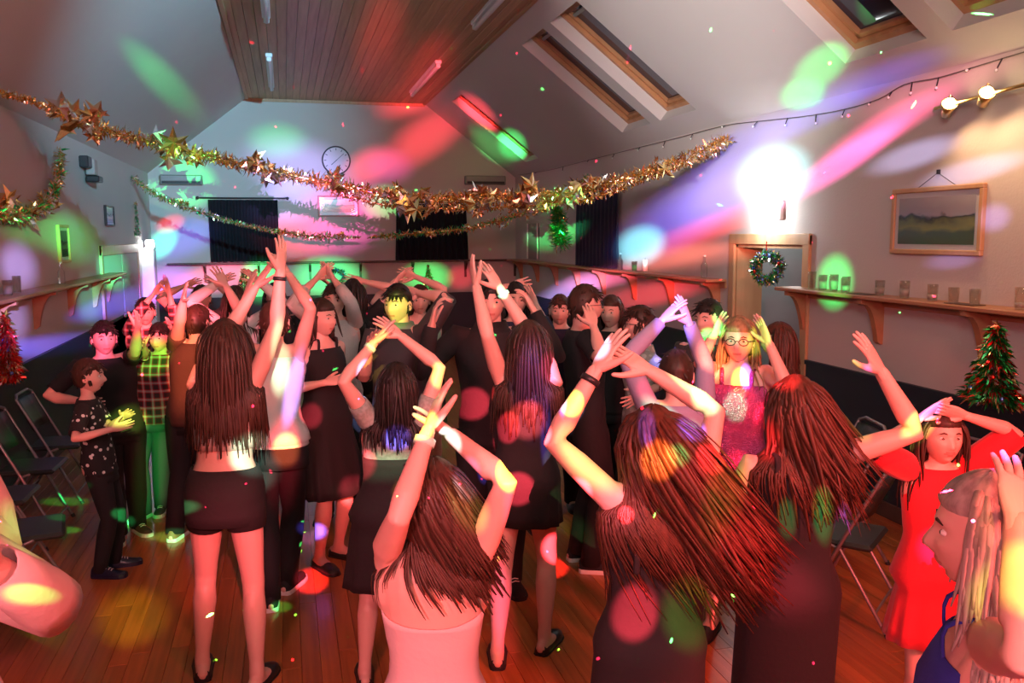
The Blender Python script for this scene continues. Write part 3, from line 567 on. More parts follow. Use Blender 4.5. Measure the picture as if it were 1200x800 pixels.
# twin emergency lamps on the white pier
p = on_plane(169, 292, (0, 14.85, 0), (0, 1, 0)); r = empty('twin_emergency_light', (p.x, 14.85, 1.9), 0, 'pair of bright square emergency lamps on top of the white pier', 'wall light')
MB().box((-.14, -.04, 0), (.14, .12, .03), .005).build('base_tray', WHITE, r)
for s in (-1, 1):
    MB().box((s*.095-.07, -.05, .02), (s*.095+.07, .1, .16), .02).build('lamp_case', WHITE, r)
    MB().box((s*.095-.062, -.066, .03), (s*.095+.062, -.048, .152), .008).build('lamp_lens', LAMPW, r)
d = bpy.data.lights.new('pier_glow', 'AREA'); d.shape = 'RECTANGLE'; d.size = .3; d.size_y = .12; d.energy = 8
lo = bpy.data.objects.new('pier_glow', d); COL.objects.link(lo); lo.location = (p.x, 14.7, 1.98); lo.rotation_euler = (math.radians(50), 0, 0)

# spotlight bar on the right wall
a, b = on_right(1096, 127, .12), on_right(1205, 96, .12); r = empty('spotlight_bar', (XR, a.y, a.z), 0, 'brass spotlight bar with lit warm bulbs high on the right wall', 'wall light')
def rl(v): return Vector(v) - r.location
BRASS = mat('brass', (.7, .48, .2), .3, 1)
MB().tube([rl(a), rl(on_right(1250, 86, .12))], .012, 8).build('bar', BRASS, r, smooth=True)
for px, py in ((1113, 121), (1157, 108), (1215, 94)):
    P = on_right(px, py, .16); q = rl(P); M_ = Matrix.Translation(q) @ Matrix.Rotation(math.radians(55), 4, 'X') @ Matrix.Rotation(math.radians(-25), 4, 'Y')
    c = MB(); c.loft([[M_ @ Vector((rr*math.cos(6.28318*j/14), rr*math.sin(6.28318*j/14), zz)) for j in range(14)] for rr, zz in ((.018, -.12), (.03, -.11), (.034, -.06), (.05, .0), (.046, .0), (.03, -.05))]); c.build('lamp_shade', BRASS, r, smooth=True)
    c = MB(); c.sphere(M_ @ Vector((0, 0, .0)), .034); c.build('bulb', LAMPWARM, r, smooth=True)
    c = MB(); c.tube([M_ @ Vector((0, 0, -.1)), rl(on_right(px, py, .12)) + Vector((0, 0, .05)), rl(on_right(px + 8, py - 3, .0))], .007, 6); c.build('arm', BRASS, r)
    spot('spotlight_bar_beam', P + Vector((-.05, 0, -.03)), (XR + .05, P.y - .15, P.z - .75), 115, 16, (1, .58, .30), 1.0, .03)
# ------------------------------------------------------------------ people: one continuous body each, hair and clothes as parts
def skin_mat(i, c): return mat('skin_%d' % i, c, .5, noise=((9, 9, 9), tuple(v * .93 for v in c), .25), bump=(140, .04))
SKIN = [skin_mat(0, (.72, .42, .35)), skin_mat(1, (.68, .38, .30)), skin_mat(2, (.66, .38, .28))]
LIP = mat('lips', (.58, .22, .19), .4); EYEW = mat('eye_white', (.75, .73, .7), .2); IRIS = mat('iris', (.05, .04, .03), .15); BROW = mat('eyebrow', (.05, .03, .02), .7)
def cloth(n, c, rough=.85, **k): return mat(n, c, rough, bump=k.pop('bump', (55, .15)), **k)
BLK = cloth('black_cloth', (.011, .010, .012)); BLK2 = cloth('soft_black_jersey', (.019, .015, .017)); RED = cloth('red_cloth', (.72, .015, .03), sheen=.2); WHT = cloth('white_cloth', (.72, .7, .7))
def hairm(n, c): return mat(n, c, .5, noise=((70, 70, 2), tuple(v * .35 for v in c), .3), spec=.35)
H_BLACK = hairm('black_hair', (.02, .014, .012)); H_DARK = hairm('dark_brown_hair', (.055, .028, .018)); H_BROWN = hairm('brown_hair', (.075, .034, .022)); H_RED = hairm('reddish_brown_hair', (.11, .036, .02)); H_FAIR = hairm('fair_hair', (.42, .27, .13)); H_GREY = hairm('ash_blonde_hair', (.5, .43, .38))

FEM = np.array([(.80,.112,.07,.085),(.86,.158,.095,.118),(.92,.172,.10,.122),(.98,.160,.098,.10),(1.06,.128,.085,.08),(1.13,.126,.088,.082),(1.20,.138,.112,.088),(1.27,.150,.122,.094),(1.33,.160,.095,.096),(1.38,.156,.07,.086),(1.42,.108,.058,.07),(1.46,.060,.054,.056),(1.52,.050,.05,.05)])
MAL = np.array([(.80,.112,.075,.085),(.86,.152,.095,.11),(.92,.160,.10,.112),(.98,.155,.10,.095),(1.06,.146,.098,.085),(1.13,.150,.10,.088),(1.20,.162,.11,.096),(1.27,.175,.118,.102),(1.33,.184,.105,.104),(1.38,.180,.08,.092),(1.42,.125,.062,.076),(1.46,.070,.06,.062),(1.52,.058,.056,.056)])
CHD = np.array([(.80,.105,.075,.085),(.86,.140,.095,.10),(.92,.148,.10,.105),(.98,.142,.10,.09),(1.06,.132,.098,.082),(1.13,.134,.098,.084),(1.20,.142,.10,.09),(1.27,.150,.10,.094),(1.33,.152,.09,.092),(1.38,.148,.07,.084),(1.42,.10,.058,.07),(1.46,.056,.052,.054),(1.52,.048,.05,.05)])

def gz(x, z, x0, z0, sx, sz): return math.exp(-((x-x0)/sx)**2 - ((z-z0)/sz)**2)
def head_geo(nu=56, nv=44):
    V = []; F = []; mi = []
    for i in range(nv + 1):
        th = math.pi * min(max(i / nv, .012), .988)
        for j in range(nu):
            ph = 2 * math.pi * j / nu
            # denser columns in front
            ph = ph - .38 * math.sin(2*ph) * 0 + .0
            x, y, z = math.sin(th) * math.sin(ph), math.sin(th) * math.cos(ph), -math.cos(th)
            X, Y, Z = .076 * x, .095 * y, .115 * z; lo = max(-z, 0)
            X *= 1 - .30 * lo ** 1.4
            if y < 0: Y *= 1 - .40 * lo ** 1.2
            else: Y = Y * (1 - .10 * lo ** 2) + .010 * lo * y; X *= 1 - .05 * y
            if y > .15:
                f = min((y - .15) / .25, 1)
                nose = 0
                if Z < .012 and Z > -.046: 
                    t = (.012 - Z) / .052; nose = .020 * min(t * 1.5, 1) * math.exp(-(X / (.008 + .006 * t)) ** 2) * (1 if Z > -.034 else max(0, 1 - (-.034 - Z) / .012))
                d = nose - .010 * (gz(X, Z, .031, .006, .017, .012) + gz(X, Z, -.031, .006, .017, .012)) + .004 * (gz(X, Z, .03, .026, .024, .007) + gz(X, Z, -.03, .026, .024, .007))
                d += .0065 * gz(X, Z, 0, -.053, .022, .0055) + .007 * gz(X, Z, 0, -.065, .018, .006) - .003 * gz(X, Z, 0, -.0585, .024, .0022) - .004 * gz(X, Z, 0, -.076, .02, .005) + .007 * gz(X, Z, 0, -.093, .017, .012)
                d += .005 * (gz(X, Z, .042, -.022, .018, .018) + gz(X, Z, -.042, -.022, .018, .018))
                Y += d * f
            V.append((X, Y, Z))
    for i in range(nv):
        for j in range(nu):
            F.append((i*nu+j, i*nu+(j+1) % nu, (i+1)*nu+(j+1) % nu, (i+1)*nu+j))
            c = [V[q] for q in F[-1]]; cx = sum(q[0] for q in c)/4; cy = sum(q[1] for q in c)/4; cz = sum(q[2] for q in c)/4
            mi.append(1 if cy > .06 and ((cx/.023)**2 + ((cz+.0585 - 6*cx*cx)/.0105)**2) < 1 else 0)
    F.append(tuple(range(nu-1, -1, -1))); mi.append(0); k = nv * nu; F.append(tuple(range(k, k + nu))); mi.append(0)
    # ears
    for s in (-1, 1):
        e = MB(); rings = []
        for r, t in ((.4, -.006), (1, -.004), (1.05, .004), (.8, .010), (.45, .005), (.2, .003)):
            rings.append([(s * (.074 + t + .010 * (.5 - .5 * math.cos(a)) * r * .5), -.006 + .017 * r * math.cos(a) , -.008 + .031 * r * math.sin(a) * (1 if math.sin(a) > 0 else .85)) for a in [6.28318 * q / 14 for q in range(14)]])
        e.loft(rings); k = len(V); V += e.V; F += [tuple(q + k for q in f) for f in e.F]; mi += [0] * len(e.F)
    # row order gives inward normals on the sphere part: flip
    F = [tuple(reversed(f)) for f in F]
    return np.array(V), F, mi
HEADG = head_geo(); HEADG_LO = head_geo(32, 26)

def remesh(V, F, vox, smooth=3):
    me = bpy.data.meshes.new('t'); me.from_pydata(V, [], F); o = bpy.data.objects.new('t', me); COL.objects.link(o)
    mo = o.modifiers.new('r', 'REMESH'); mo.mode = 'VOXEL'; mo.voxel_size = vox; mo.adaptivity = 0
    ms = o.modifiers.new('s', 'SMOOTH'); ms.factor = .5; ms.iterations = smooth
    dg = bpy.context.evaluated_depsgraph_get(); ev = o.evaluated_get(dg); m2 = ev.to_mesh()
    n = len(m2.vertices); co = np.empty(n * 3, dtype=np.float32); m2.vertices.foreach_get('co', co)
    F2 = [tuple(p.vertices) for p in m2.polygons]; ev.to_mesh_clear(); bpy.data.objects.remove(o); bpy.data.meshes.remove(me)
    return co.reshape(-1, 3).astype(float), F2

# right hand: wrist at the origin, fingers along +Y, palm faces -Z, thumb towards -X
def hand_geo(curl, spread, thumb=0.9):
    b = MB()
    b.tube([(0, -.03, 0), (0, .005, 0), (0, .03, 0), (0, .06, 0), (0, .09, .001)], [(.025, .019), (.026, .018), (.034, .017), (.040, .015), (.038, .0125)], 12, (1, 0, 0))
    for k, (x, L_, r) in enumerate(((-.030, .073, .0088), (-.0105, .082, .009), (.0098, .077, .0086), (.029, .061, .0078))):
        a = (x / .03) * spread; P = Vector((x * .95, .088 - (abs(x) > .025) * .006, 0)); pts = [P - Vector((x*.2, .03, 0)), P]; ang = curl * .35 + .05 * k * curl
        for q, f in enumerate((.44, .31, .25)):
            d = Vector((math.sin(a) * math.cos(ang), math.cos(a) * math.cos(ang), -math.sin(ang))); P = P + d * L_ * f; pts.append(P); ang += curl * (.55 + .1 * q) + .05
        b.tube(pts, [r * 1.0, r, r * .95, r * .88, r * .72], 8, (1, 0, 0))
    a = thumb
    p0 = Vector((-.018, .018, -.006)); p1 = p0 + Vector((-.028 * math.sin(a) - .008, .030, -.010)); p2 = p1 + Vector((-.030 * math.sin(a), .028, -.006 - .008 * curl)); p3 = p2 + Vector((-.014 * math.sin(a) + .006 * curl, .024, -.004 - .01 * curl))
    b.tube([p0, p1, p2, p3], [.017, .0135, .0105, .008], 8, (0, 0, 1))
    V, F = remesh(b.V, b.F, .0036, 2); return V, F
HANDS = {'open': hand_geo(.12, .20), 'flat': hand_geo(.05, .06, .7), 'relaxed': hand_geo(.55, .10, .6), 'curled': hand_geo(1.0, .04, .45)}
HANDS_LO = {}

def person(label, head, yaw, sex='f', feet=None, hands=None, elbows=None, look=0, nod=0, tilt=0, skin=0, hair=None, top=None, legs=None, dress=None,
           shoes=('flat', BLACKP), hand='open', vox=.010, glasses=False, group=None, pelvis=None, knees=None, palm=None, bracelet=None, scale=None, handx=.94):
    """head = (px, py, depth) or a world point; yaw = heading in degrees, 0 = away along the hall, 90 = to the right; hands/elbows = {'R': (px, py, depth)}"""
    W = lambda p: (at(*p) if not isinstance(p, Vector) else p)
    hw_ = W(head); prof = {'f': FEM, 'm': MAL, 'c': CHD}[sex]
    s = scale or hw_.z / 1.585
    root = Vector((hw_.x, hw_.y, 0))
    if feet is not None:
        fw = [on_floor(*f) if not isinstance(f, Vector) else f for f in feet]; mid = (fw[0] + fw[1]) / 2; root = Vector((mid.x, mid.y, 0))
    R = empty('person', root, -math.radians(yaw), label, 'person', group)
    Rm = Matrix.Translation(root) @ Matrix.Rotation(-math.radians(yaw), 4, 'Z'); Ri = Rm.inverted()
    hc = Ri @ hw_                                             # head centre, local
    pel = Vector(pelvis) if pelvis is not None else Vector((hc.x * .35, hc.y * .35, 0))
    nk = Vector((hc.x - .0, hc.y - .018 * s, 0)) * (1 if feet is not None or pelvis is not None else 1)
    z0, z1 = .92 * s, 1.46 * s
    def spine(z):
        t = (z - z0) / (z1 - z0); t2 = min(max(t, -.3), 1.15)
        q = 3 * t2 * t2 - 2 * t2 ** 3 if 0 < t2 < 1 else (t2 if t2 >= 1 else 0)
        q = .5 * q + .5 * max(t2, 0); return Vector((pel.x + (nk.x - pel.x) * q, pel.y + (nk.y - pel.y) * q, z))
    def prow(z): 
        zz = z / s; return [float(np.interp(zz, prof[:, 0], prof[:, c])) * s for c in (1, 2, 3)]
    def ring(z, off=0, n=28, wob=None, kx=1, ky=1):
        c = spine(z); w_, f_, b_ = prow(z); out = []
        for j in range(n):
            a = 6.28318530718 * j / n; ca, sa = math.cos(a), math.sin(a); e = .88                 # slightly squared ellipse
            x = (abs(ca) ** e) * (1 if ca > 0 else -1) * (w_ * kx + off); y = (abs(sa) ** e) * (1 if sa > 0 else -1) * ((f_ if sa > 0 else b_) * ky + off)
            k = 1 + (wob(a) if wob else 0); out.append(Vector((c.x + x * k, c.y + y * k, z)))
        return out
    # ---- skeleton
    sh_w = {'f': .158, 'm': .185, 'c': .145}[sex] * s; A1, A2 = .275 * s, .245 * s
    J = {}
    for side, sg in (('R', 1), ('L', -1)):
        tgt = hands.get(side) if hands else None
        S = spine(1.385 * s) + Vector((sg * sh_w, -.005 * s, 0))
        if tgt is None:
            Wp = S + Vector((sg * .10, .06, -.50)) * s; eh = Vector((sg * .5, -.8, 0))
        else:
            Wp = Ri @ W(tgt); Wp = Wp if Wp is not None else Wp
            lift = max(0, min(1, (Wp.z - S.z) / (.4 * s))); S = S + Vector((-sg * .018 * s * lift, 0, .045 * s * lift)); eh = Vector((sg * 1.0, .25, -.1))
            back = (Ri @ W(elbows[side]) - Wp) if elbows and side in elbows else (S - Wp)     # the target is the middle of the hand
            Wp = Wp + back.normalized() * .085 * s
        d = Wp - S
        if d.length > (A1 + A2) * .995: Wp = S + d.normalized() * (A1 + A2) * .995; d = Wp - S
        if d.length < .12 * s: Wp = S + d.normalized() * .12 * s; d = Wp - S
        L_ = d.length; ca = (A1*A1 + L_*L_ - A2*A2) / (2 * A1 * L_); ca = max(-1, min(1, ca)); u = d.normalized()
        if elbows and side in elbows:
            eh = (Ri @ W(elbows[side])) - S
        v = eh - u * eh.dot(u); v = v.normalized() if v.length > 1e-4 else Vector((sg, 0, 0))
        E_ = S + u * (A1 * ca) + v * (A1 * math.sqrt(max(0, 1 - ca*ca)))
        J[side] = (S, E_, Wp)
    foot = {}
    for i, (side, sg) in enumerate((('L', -1), ('R', 1))):
        if feet is not None:
            c2 = [Ri @ fw[0], Ri @ fw[1]]; c2.sort(key=lambda q: q.x); F_ = c2[i]
        else: F_ = Vector((pel.x * .6 + sg * .10 * s, pel.y * .6 + sg * .02, 0))
        F_ = Vector((F_.x, F_.y, .085 * s)); H_ = Vector((pel.x + sg * {'f': .082, 'm': .084, 'c': .072}[sex] * s, pel.y, .90 * s)); d = F_ - H_; T1, T2 = .425 * s, .405 * s
        L_ = min(d.length, (T1 + T2) * .998)
        if d.length > (T1 + T2) * 1.02: T1 *= d.length / (T1 + T2); T2 = d.length - T1; L_ = d.length * .999
        ca = max(-1, min(1, (T1*T1 + L_*L_ - T2*T2) / (2 * T1 * L_))); u = d.normalized(); kh = Vector(knees[side]) if knees and side in knees else Vector((sg * .15, 1, 0)); v = (kh - u * kh.dot(u)).normalized()
        K = H_ + u * (T1 * ca) + v * (T1 * math.sqrt(max(0, 1 - ca * ca)) + .006); foot[side] = (H_, K, F_, Vector((sg * .22, 1, 0)).normalized())
    # ---- body mesh
    b = MB(); fat = {'f': 1.0, 'm': 1.14, 'c': .92}[sex] * s
    zs = [.80, .83, .86, .89, .92, .95, .98, 1.02, 1.06, 1.10, 1.14, 1.18, 1.22, 1.26, 1.30, 1.34, 1.38, 1.40, 1.42, 1.44, 1.46]
    b.loft([ring(z * s, 0, 24) for z in zs])
    nt = spine(1.44 * s); b.tube([nt, spine(1.47 * s) * 1, hc + Vector((0, -.02, -.05)) * s], [.056 * fat, .050 * fat, .050 * fat], 14, (1, 0, 0))
    if sex == 'f':
        for sg in (-1, 1): c = spine(1.255 * s); b.sphere((c.x + sg * .062 * s, c.y + .070 * s, c.z), (.052 * s, .046 * s, .05 * s), 14, 9)
    for sg in (-1, 1): c = spine(.885 * s); b.sphere((c.x + sg * .068 * s, c.y - .043 * s, c.z), (.070 * s, .066 * s, .08 * s), 14, 9)
    for side, sg in (('R', 1), ('L', -1)):
        S, E_, Wp = J[side]; inn = Vector((spine(S.z).x, spine(S.z).y, S.z - .03 * s)); 
        b.tube([inn + (S - inn) * .3, S, S + (E_ - S) * .25, S + (E_ - S) * .6, E_, E_ + (Wp - E_) * .25, E_ + (Wp - E_) * .65, Wp, Wp + (Wp - E_).normalized() * .01],
               [.05 * fat, .050 * fat, .045 * fat, .041 * fat, .0335 * fat, .0375 * fat, .030 * fat, (.0255 * s, .021 * s), (.0255 * s, .019 * s)], 12, (0, 0, 1) if abs((E_-S).normalized().z) < .9 else (1, 0, 0))
        pull = spine(1.33 * s) + Vector((sg * sh_w * .80, 0, 0)); b.sphere(pull, (.05 * s, .062 * s, .085 * s), 12, 8)
        H_, K, F_, toe = foot[side]
        b.tube([H_ + Vector((0, 0, .03 * s)), H_ + (K - H_) * .15, H_ + (K - H_) * .5, H_ + (K - H_) * .85, K, K + (F_ - K) * .12, K + (F_ - K) * .32, K + (F_ - K) * .6, K + (F_ - K) * .88, F_, F_ - Vector((0, 0, .03 * s))],
               [{'f': .082, 'm': .072, 'c': .072}[sex] * fat, {'f': .083, 'm': .074, 'c': .072}[sex] * fat, {'f': .072, 'm': .068, 'c': .064}[sex] * fat, .056 * fat, .053 * fat, .050 * fat, .056 * fat, .046 * fat, .034 * fat, .036 * fat, .036 * fat], 14, (1, 0, 0))
        cf = K + (F_ - K) * .3; b.sphere(cf - toe * .022 * s, (.042 * s, .038 * s, .085 * s), 10, 8)
        g = Vector((F_.x, F_.y, 0)); b.tube([g - toe * .045 * s + Vector((0, 0, .035 * s)), g + toe * .0 * s + Vector((0, 0, .042 * s)), g + toe * .06 * s + Vector((0, 0, .036 * s)), g + toe * .12 * s + Vector((0, 0, .024 * s)), g + toe * .165 * s + Vector((0, 0, .018 * s))],
               [(.031 * s, .033 * s), (.034 * s, .04 * s), (.038 * s, .033 * s), (.042 * s, .022 * s), (.034 * s, .015 * s)], 12, (toe.y, -toe.x, 0))
    V, F = remesh([tuple(v) for v in b.V], b.F, vox * max(s, .85), 3); mi = [0] * len(F); V = [V]; nv = len(V[0])
    # hands
    for side, sg in (('R', 1), ('L', -1)):
        S, E_, Wp = J[side]; hk = hand[side] if isinstance(hand, dict) else hand
        HV, HF = HANDS[hk]; y = (Wp - E_).normalized()
        if isinstance(palm, dict) and side in palm: pn = Rm.to_3x3().inverted() @ Vector(palm[side])
        elif hands and hands.get(side) is not None: pn = Vector((-sg * .9, .45, 0))              # palms inwards
        else: pn = Vector((-sg, 0, 0))
        z_ = -(pn - y * pn.dot(y)); z_ = z_.normalized() if z_.length > 1e-3 else Vector((0, 1, 0)); x_ = y.cross(z_)
        M3 = np.array([[x_.x, y.x, z_.x], [x_.y, y.y, z_.y], [x_.z, y.z, z_.z]])
        P = HV.copy() * s * handx
        if side == 'L': P[:, 0] *= -1
        P = P @ M3.T + np.array(Wp + y * .012 * s); V.append(P); F += [tuple(i + nv for i in (reversed(f) if side == 'L' else f)) for f in HF]; mi += [0] * len(HF); nv += len(P)
    # head
    Hm = Matrix.Translation(hc) @ Matrix.Rotation(-math.radians(look), 4, 'Z') @ Matrix.Rotation(math.radians(-nod), 4, 'X') @ Matrix.Rotation(math.radians(tilt), 4, 'Y') @ Matrix.Scale(s ** .6, 4)
    HV, HF, HMI = HEADG if vox < .0095 else HEADG_LO; Hn = np.array(Hm)
    P = HV @ Hn[:3, :3].T + Hn[:3, 3]; V.append(P); F += [tuple(i + nv for i in f) for f in HF]; mi += HMI
    link('body', new_mesh('body', np.vstack(V), F, [SKIN[skin], LIP], mi), R)
    # eyes, brows
    for sg in (-1, 1):
        e = MB(); e.sphere((0, 0, 0), (.0135, .0075, .0120), 14, 10); VV = [Hm @ (Vector(v) + Vector((sg * .030, .0722 , .005))) for v in [(v[0], v[2] , v[1]) for v in e.V]]
        m_ = []
        for f in e.F:
            cy = sum(e.V[i][2] for i in f) / len(f); cx_ = sum(math.hypot(e.V[i][0], e.V[i][1]) for i in f) / len(f); m_.append(1 if cy > .003 and cx_ < .0062 else 0)
        link('eye', new_mesh('eye', VV, e.F, [EYEW, IRIS], m_), R)
        q = MB(); q.tube([Hm @ Vector((sg * x, y, z)) for x, y, z in ((.014, .090, .024), (.030, .0895, .030), (.046, .079, .024))], [.0025, .0035, .0015], 5); q.build('eyebrow', BROW if hair is None or hair[1] not in (H_FAIR, H_GREY) else H_BROWN, R, smooth=True)
    if glasses:
        q = MB()
        for sg in (-1, 1):
            c = Vector((sg * .032, .098, .003)); q.loft([[Hm @ (c + Vector(((.023 + r_ * math.cos(b_)) * math.cos(a), r_ * math.sin(b_), (.017 + r_ * math.cos(b_)) * math.sin(a)))) for b_ in (0, 1.57, 3.14, 4.71)] for a in [6.28318 * k / 20 for k in range(20)] for r_ in (.0022,)], closed=True)
            q.tube([Hm @ Vector((sg * .055, .097, .008)), Hm @ Vector((sg * .076, .06, .008)), Hm @ Vector((sg * .08, -.005, .005))], .002, 5)
        q.tube([Hm @ Vector((-.009, .099, .006)), Hm @ Vector((0, .104, .009)), Hm @ Vector((.009, .099, .006))], .002, 5)
        q.build('glasses', BLACKP, R, smooth=True)
    # ---- hair
    if hair:
        style, hm = hair[0], hair[1]; hp = dict(n=170, L=.35, r=.0085, flow=(0, 0, -1), wild=.09); hp.update(hair[2] if len(hair) > 2 else {})
        rs = random.Random(hash(label) % 1000 if False else sum(map(ord, label)))
        q = MB(); nu, nv2 = 48, 30; rings = []
        fringe = hp.get('fringe', .42); vol = hp.get('vol', 1.0)
        for i in range(nv2 + 1):
            th = math.pi * min(max(i / nv2, .02), .98); rg = []
            for j in range(nu):
                ph = 6.28318 * j / nu; x, y, z = math.sin(th) * math.sin(ph), math.sin(th) * math.cos(ph), math.cos(th)
                # where hair grows: z above a line that is high in front, low behind
                line = fringe if y > .35 else (fringe + (-.62 - fringe) * min((.35 - y) / (.75 if style == 'short' else .4), 1))
                k = max(0, min(1, (z - line) / .10 + .5)); kk = k * k * (3 - 2 * k)
                g = .004 * math.sin(ph * 23 + z * 9 + 2 * math.sin(ph * 3)) + .003 * math.sin(ph * 41 + z * 5)
                sc_ = .90 + kk * (.185 * vol + g * 4) + (0.05 * vol * kk if z > .3 else 0)
                X, Y, Z = .076 * x * sc_, .096 * y * sc_ - .004, .115 * z * sc_
                if z < 0: X *= 1 - .22 * (-z) ** 1.4; Y *= (1 - .30 * (-z) ** 1.2) if y < 0 else 1
                rg.append(Hm @ Vector((X, Y, Z)))
            rings.append(rg)
        q.loft(rings)
        hv = q.build('hair', hm, R, smooth=True)
        fl_ = (Rm.to_3x3().inverted() @ Vector(hp['flow'])).normalized(); lk = MB(); shorty = style == 'short'
        if shorty: hp['n'], hp['L'], hp['r'] = hp.get('ns', 90), hp.get('Ls', .055), .006
        Hinv = Hm.inverted(); sc0 = s ** .6
        for k in range(hp['n']):
            ph = rs.uniform(-math.pi, math.pi); 
            if shorty: z = rs.uniform(-.45, 1)
            else: z = rs.uniform(-.35, .75)
            if math.cos(ph) > .35 and z < fringe: z = rs.uniform(fringe, .95)
            if not shorty and math.cos(ph) > .1: 
                ph = math.copysign(rs.uniform(1.22, 3.14), ph)
            rr = math.sqrt(max(0, 1 - z * z)); dirh = Vector((rr * math.sin(ph), rr * math.cos(ph), z))
            p = Vector((.076 * dirh.x, .096 * dirh.y, .115 * dirh.z)) * 1.05; P = Hm @ p; n_ = (Hm.to_3x3() @ dirh).normalized()
            dn_ = Vector((0, 0, -1)); tg = (dn_ - n_ * dn_.dot(n_)); tg = tg.normalized() if tg.length > .05 else Vector((0, -1, 0))
            if shorty: tg = (tg + Vector((rs.uniform(-.6, .6), rs.uniform(-.3, .6), rs.uniform(-.3, .3)))).normalized()
            v = (tg + n_ * .25).normalized(); L_ = hp['L'] * s * rs.uniform(.75, 1.1); ns = 4 if shorty else 10; pts = [P - v * .01]; st = L_ / ns
            nz = Vector((rs.gauss(0, 1), rs.gauss(0, 1), rs.gauss(0, .5))) * hp['wild']
            for i in range(ns):
                pts.append(P.copy()); mix = .0 if shorty else min(.25 + i * .12, .8); v = (v * (1 - mix) + (fl_ + nz * (.4 + i * .12)) * mix).normalized(); P = P + v * st
                if not shorty:
                    l = Hinv @ P; e_ = Vector((l.x / .076, l.y / .096, l.z / .115)); 
                    if e_.length < 1.16: l = l * (1.16 / e_.length); P = Hm @ l
                    if 1.0 * s < P.z < 1.47 * s:
                        c = spine(P.z); w_, f_, b_ = prow(P.z); w_ += .02; b_ += .025; f_ += .02; dx, dy = P.x - c.x, P.y - c.y; e2 = math.hypot(dx / w_, dy / (b_ if dy < 0 else f_))
                        if e2 < 1: 
                            if e2 < .05: dy = -.01; e2 = .1
                            P.x = c.x + dx / e2; P.y = c.y + dy / e2
            r0 = hp['r'] * rs.uniform(.7, 1.2) * sc0
            lk.loft(tube_rings(pts, [(r0 * 1.75 * q_, r0 * .5 * q_) for q_ in [(.75 if i == 0 else 1) * (1 - .8 * (i / (len(pts) - 1)) ** 3) for i in range(len(pts))]], 5, ref=n_.cross(v), ends=False))
        tag(lk.build('hair_lock', hm, hv, smooth=True), kind='stuff')
    # ---- clothes
    def shell(name, zt, zb, m, off=.014, flare=0, folds=0, amp=.0, taper=1, label_=None, nk=0.0, low=None, zsh=None):
        n = 48; zs = list(np.linspace(zt, max(zb, .93), max(3, int((zt - max(zb, .93)) / .035))))
        outer = []
        for z in zs: outer.append(ring(z * s, off * s + (flare * .22 * max(0, 1.12 - z) * s if z < 1.12 else 0), n, (lambda a: .006 * math.sin(a * 5 + z * 40) + .004 * math.sin(a * 9 - z * 25))))
        if zb < .93:
            base = ring(.93 * s, off * s, n); c0 = spine(.93 * s); fm = (foot['L'][2] + foot['R'][2]) / 2; k0 = (foot['L'][1] + foot['R'][1]) / 2; ns = max(3, int((.93 - zb) / .05))
            for i in range(1, ns + 1):
                z = .93 + (zb - .93) * i / ns; t = (.93 - z) / .93; cz = c0 + (k0 - c0) * min(t / .5, 1) if t < .5 else k0 + (fm - k0) * min((t - .5) / .5, 1)
                kx = 1 + (flare * (.93 - z)) * 1.6; g = []
                for j in range(n):
                    a = 6.28318530718 * j / n; d = base[j] - c0; d.z = 0; wob = amp * (i / ns) * math.sin(a * folds + .7 * math.sin(a * 2)) if folds else 0
                    g.append(Vector((cz.x, cz.y, 0)) + d * (kx + wob) + Vector((0, 0, z * s)))
                outer.append(g)
        if nk:                                             # lower the neckline in front (nk > 0)
            for j, p in enumerate(outer[0]):
                a = 6.28318530718 * j / n; p.z -= nk * s * max(0, math.sin(a)) ** 2
        if low:
            for j, p in enumerate(outer[0]):
                a = 6.28318530718 * j / n; p.z -= low * s * max(0, -math.sin(a)) ** 2
        inner = []
        for r_ in outer:
            c = sum(r_, Vector()) / n; inner.append([c + (p - c) * (1 - .005 / max((p - c).length, .02)) for p in r_])
        q = MB(); q.loft(outer + inner[::-1], cap=False, closed=True); o = q.build(name, m, R, smooth=True)
        if label_: o['label'] = label_
        return o
    def sleeve(side, f, m, wide=1.0, name='sleeve'):
        S, E_, Wp = J[side]; pts = [S + (spine(S.z) - S) * .25 - Vector((0, 0, .02 * s)), S]; rd = [.060 * fat, .0595 * fat * (.5 + .5 * wide)]
        k = 1 + f; seq = [(.3, .054), (.7, .050), (1.0, .045)]
        for t, r in seq:
            if t <= f * 2 + .01: pts.append(S + (E_ - S) * t); rd.append(r * fat * wide)
        if f > .5:
            for t, r in ((.3, .045), (.6, .040), (1.0, .033)):
                if t <= (f - .5) * 2 + .01: pts.append(E_ + (Wp - E_) * t); rd.append(r * fat * wide)
        elif f < .5: 
            if f * 2 > .35: pts.append(S + (E_ - S) * (f * 2)); rd.append(.05 * fat * wide)
        outer = tube_rings(pts, [(r, r) for r in rd], 16, (0, 0, 1) if abs((E_-S).normalized().z) < .9 else (1, 0, 0), ends=False); c_in = tube_rings(pts, [(r - .005, r - .005) for r in rd], 16, (0, 0, 1) if abs((E_-S).normalized().z) < .9 else (1, 0, 0), ends=False)
        q = MB(); q.loft([outer[0]] + outer[1:] + c_in[::-1][:1] + c_in[::-1][1:2], cap=False); return q.build(name, m, R, smooth=True)
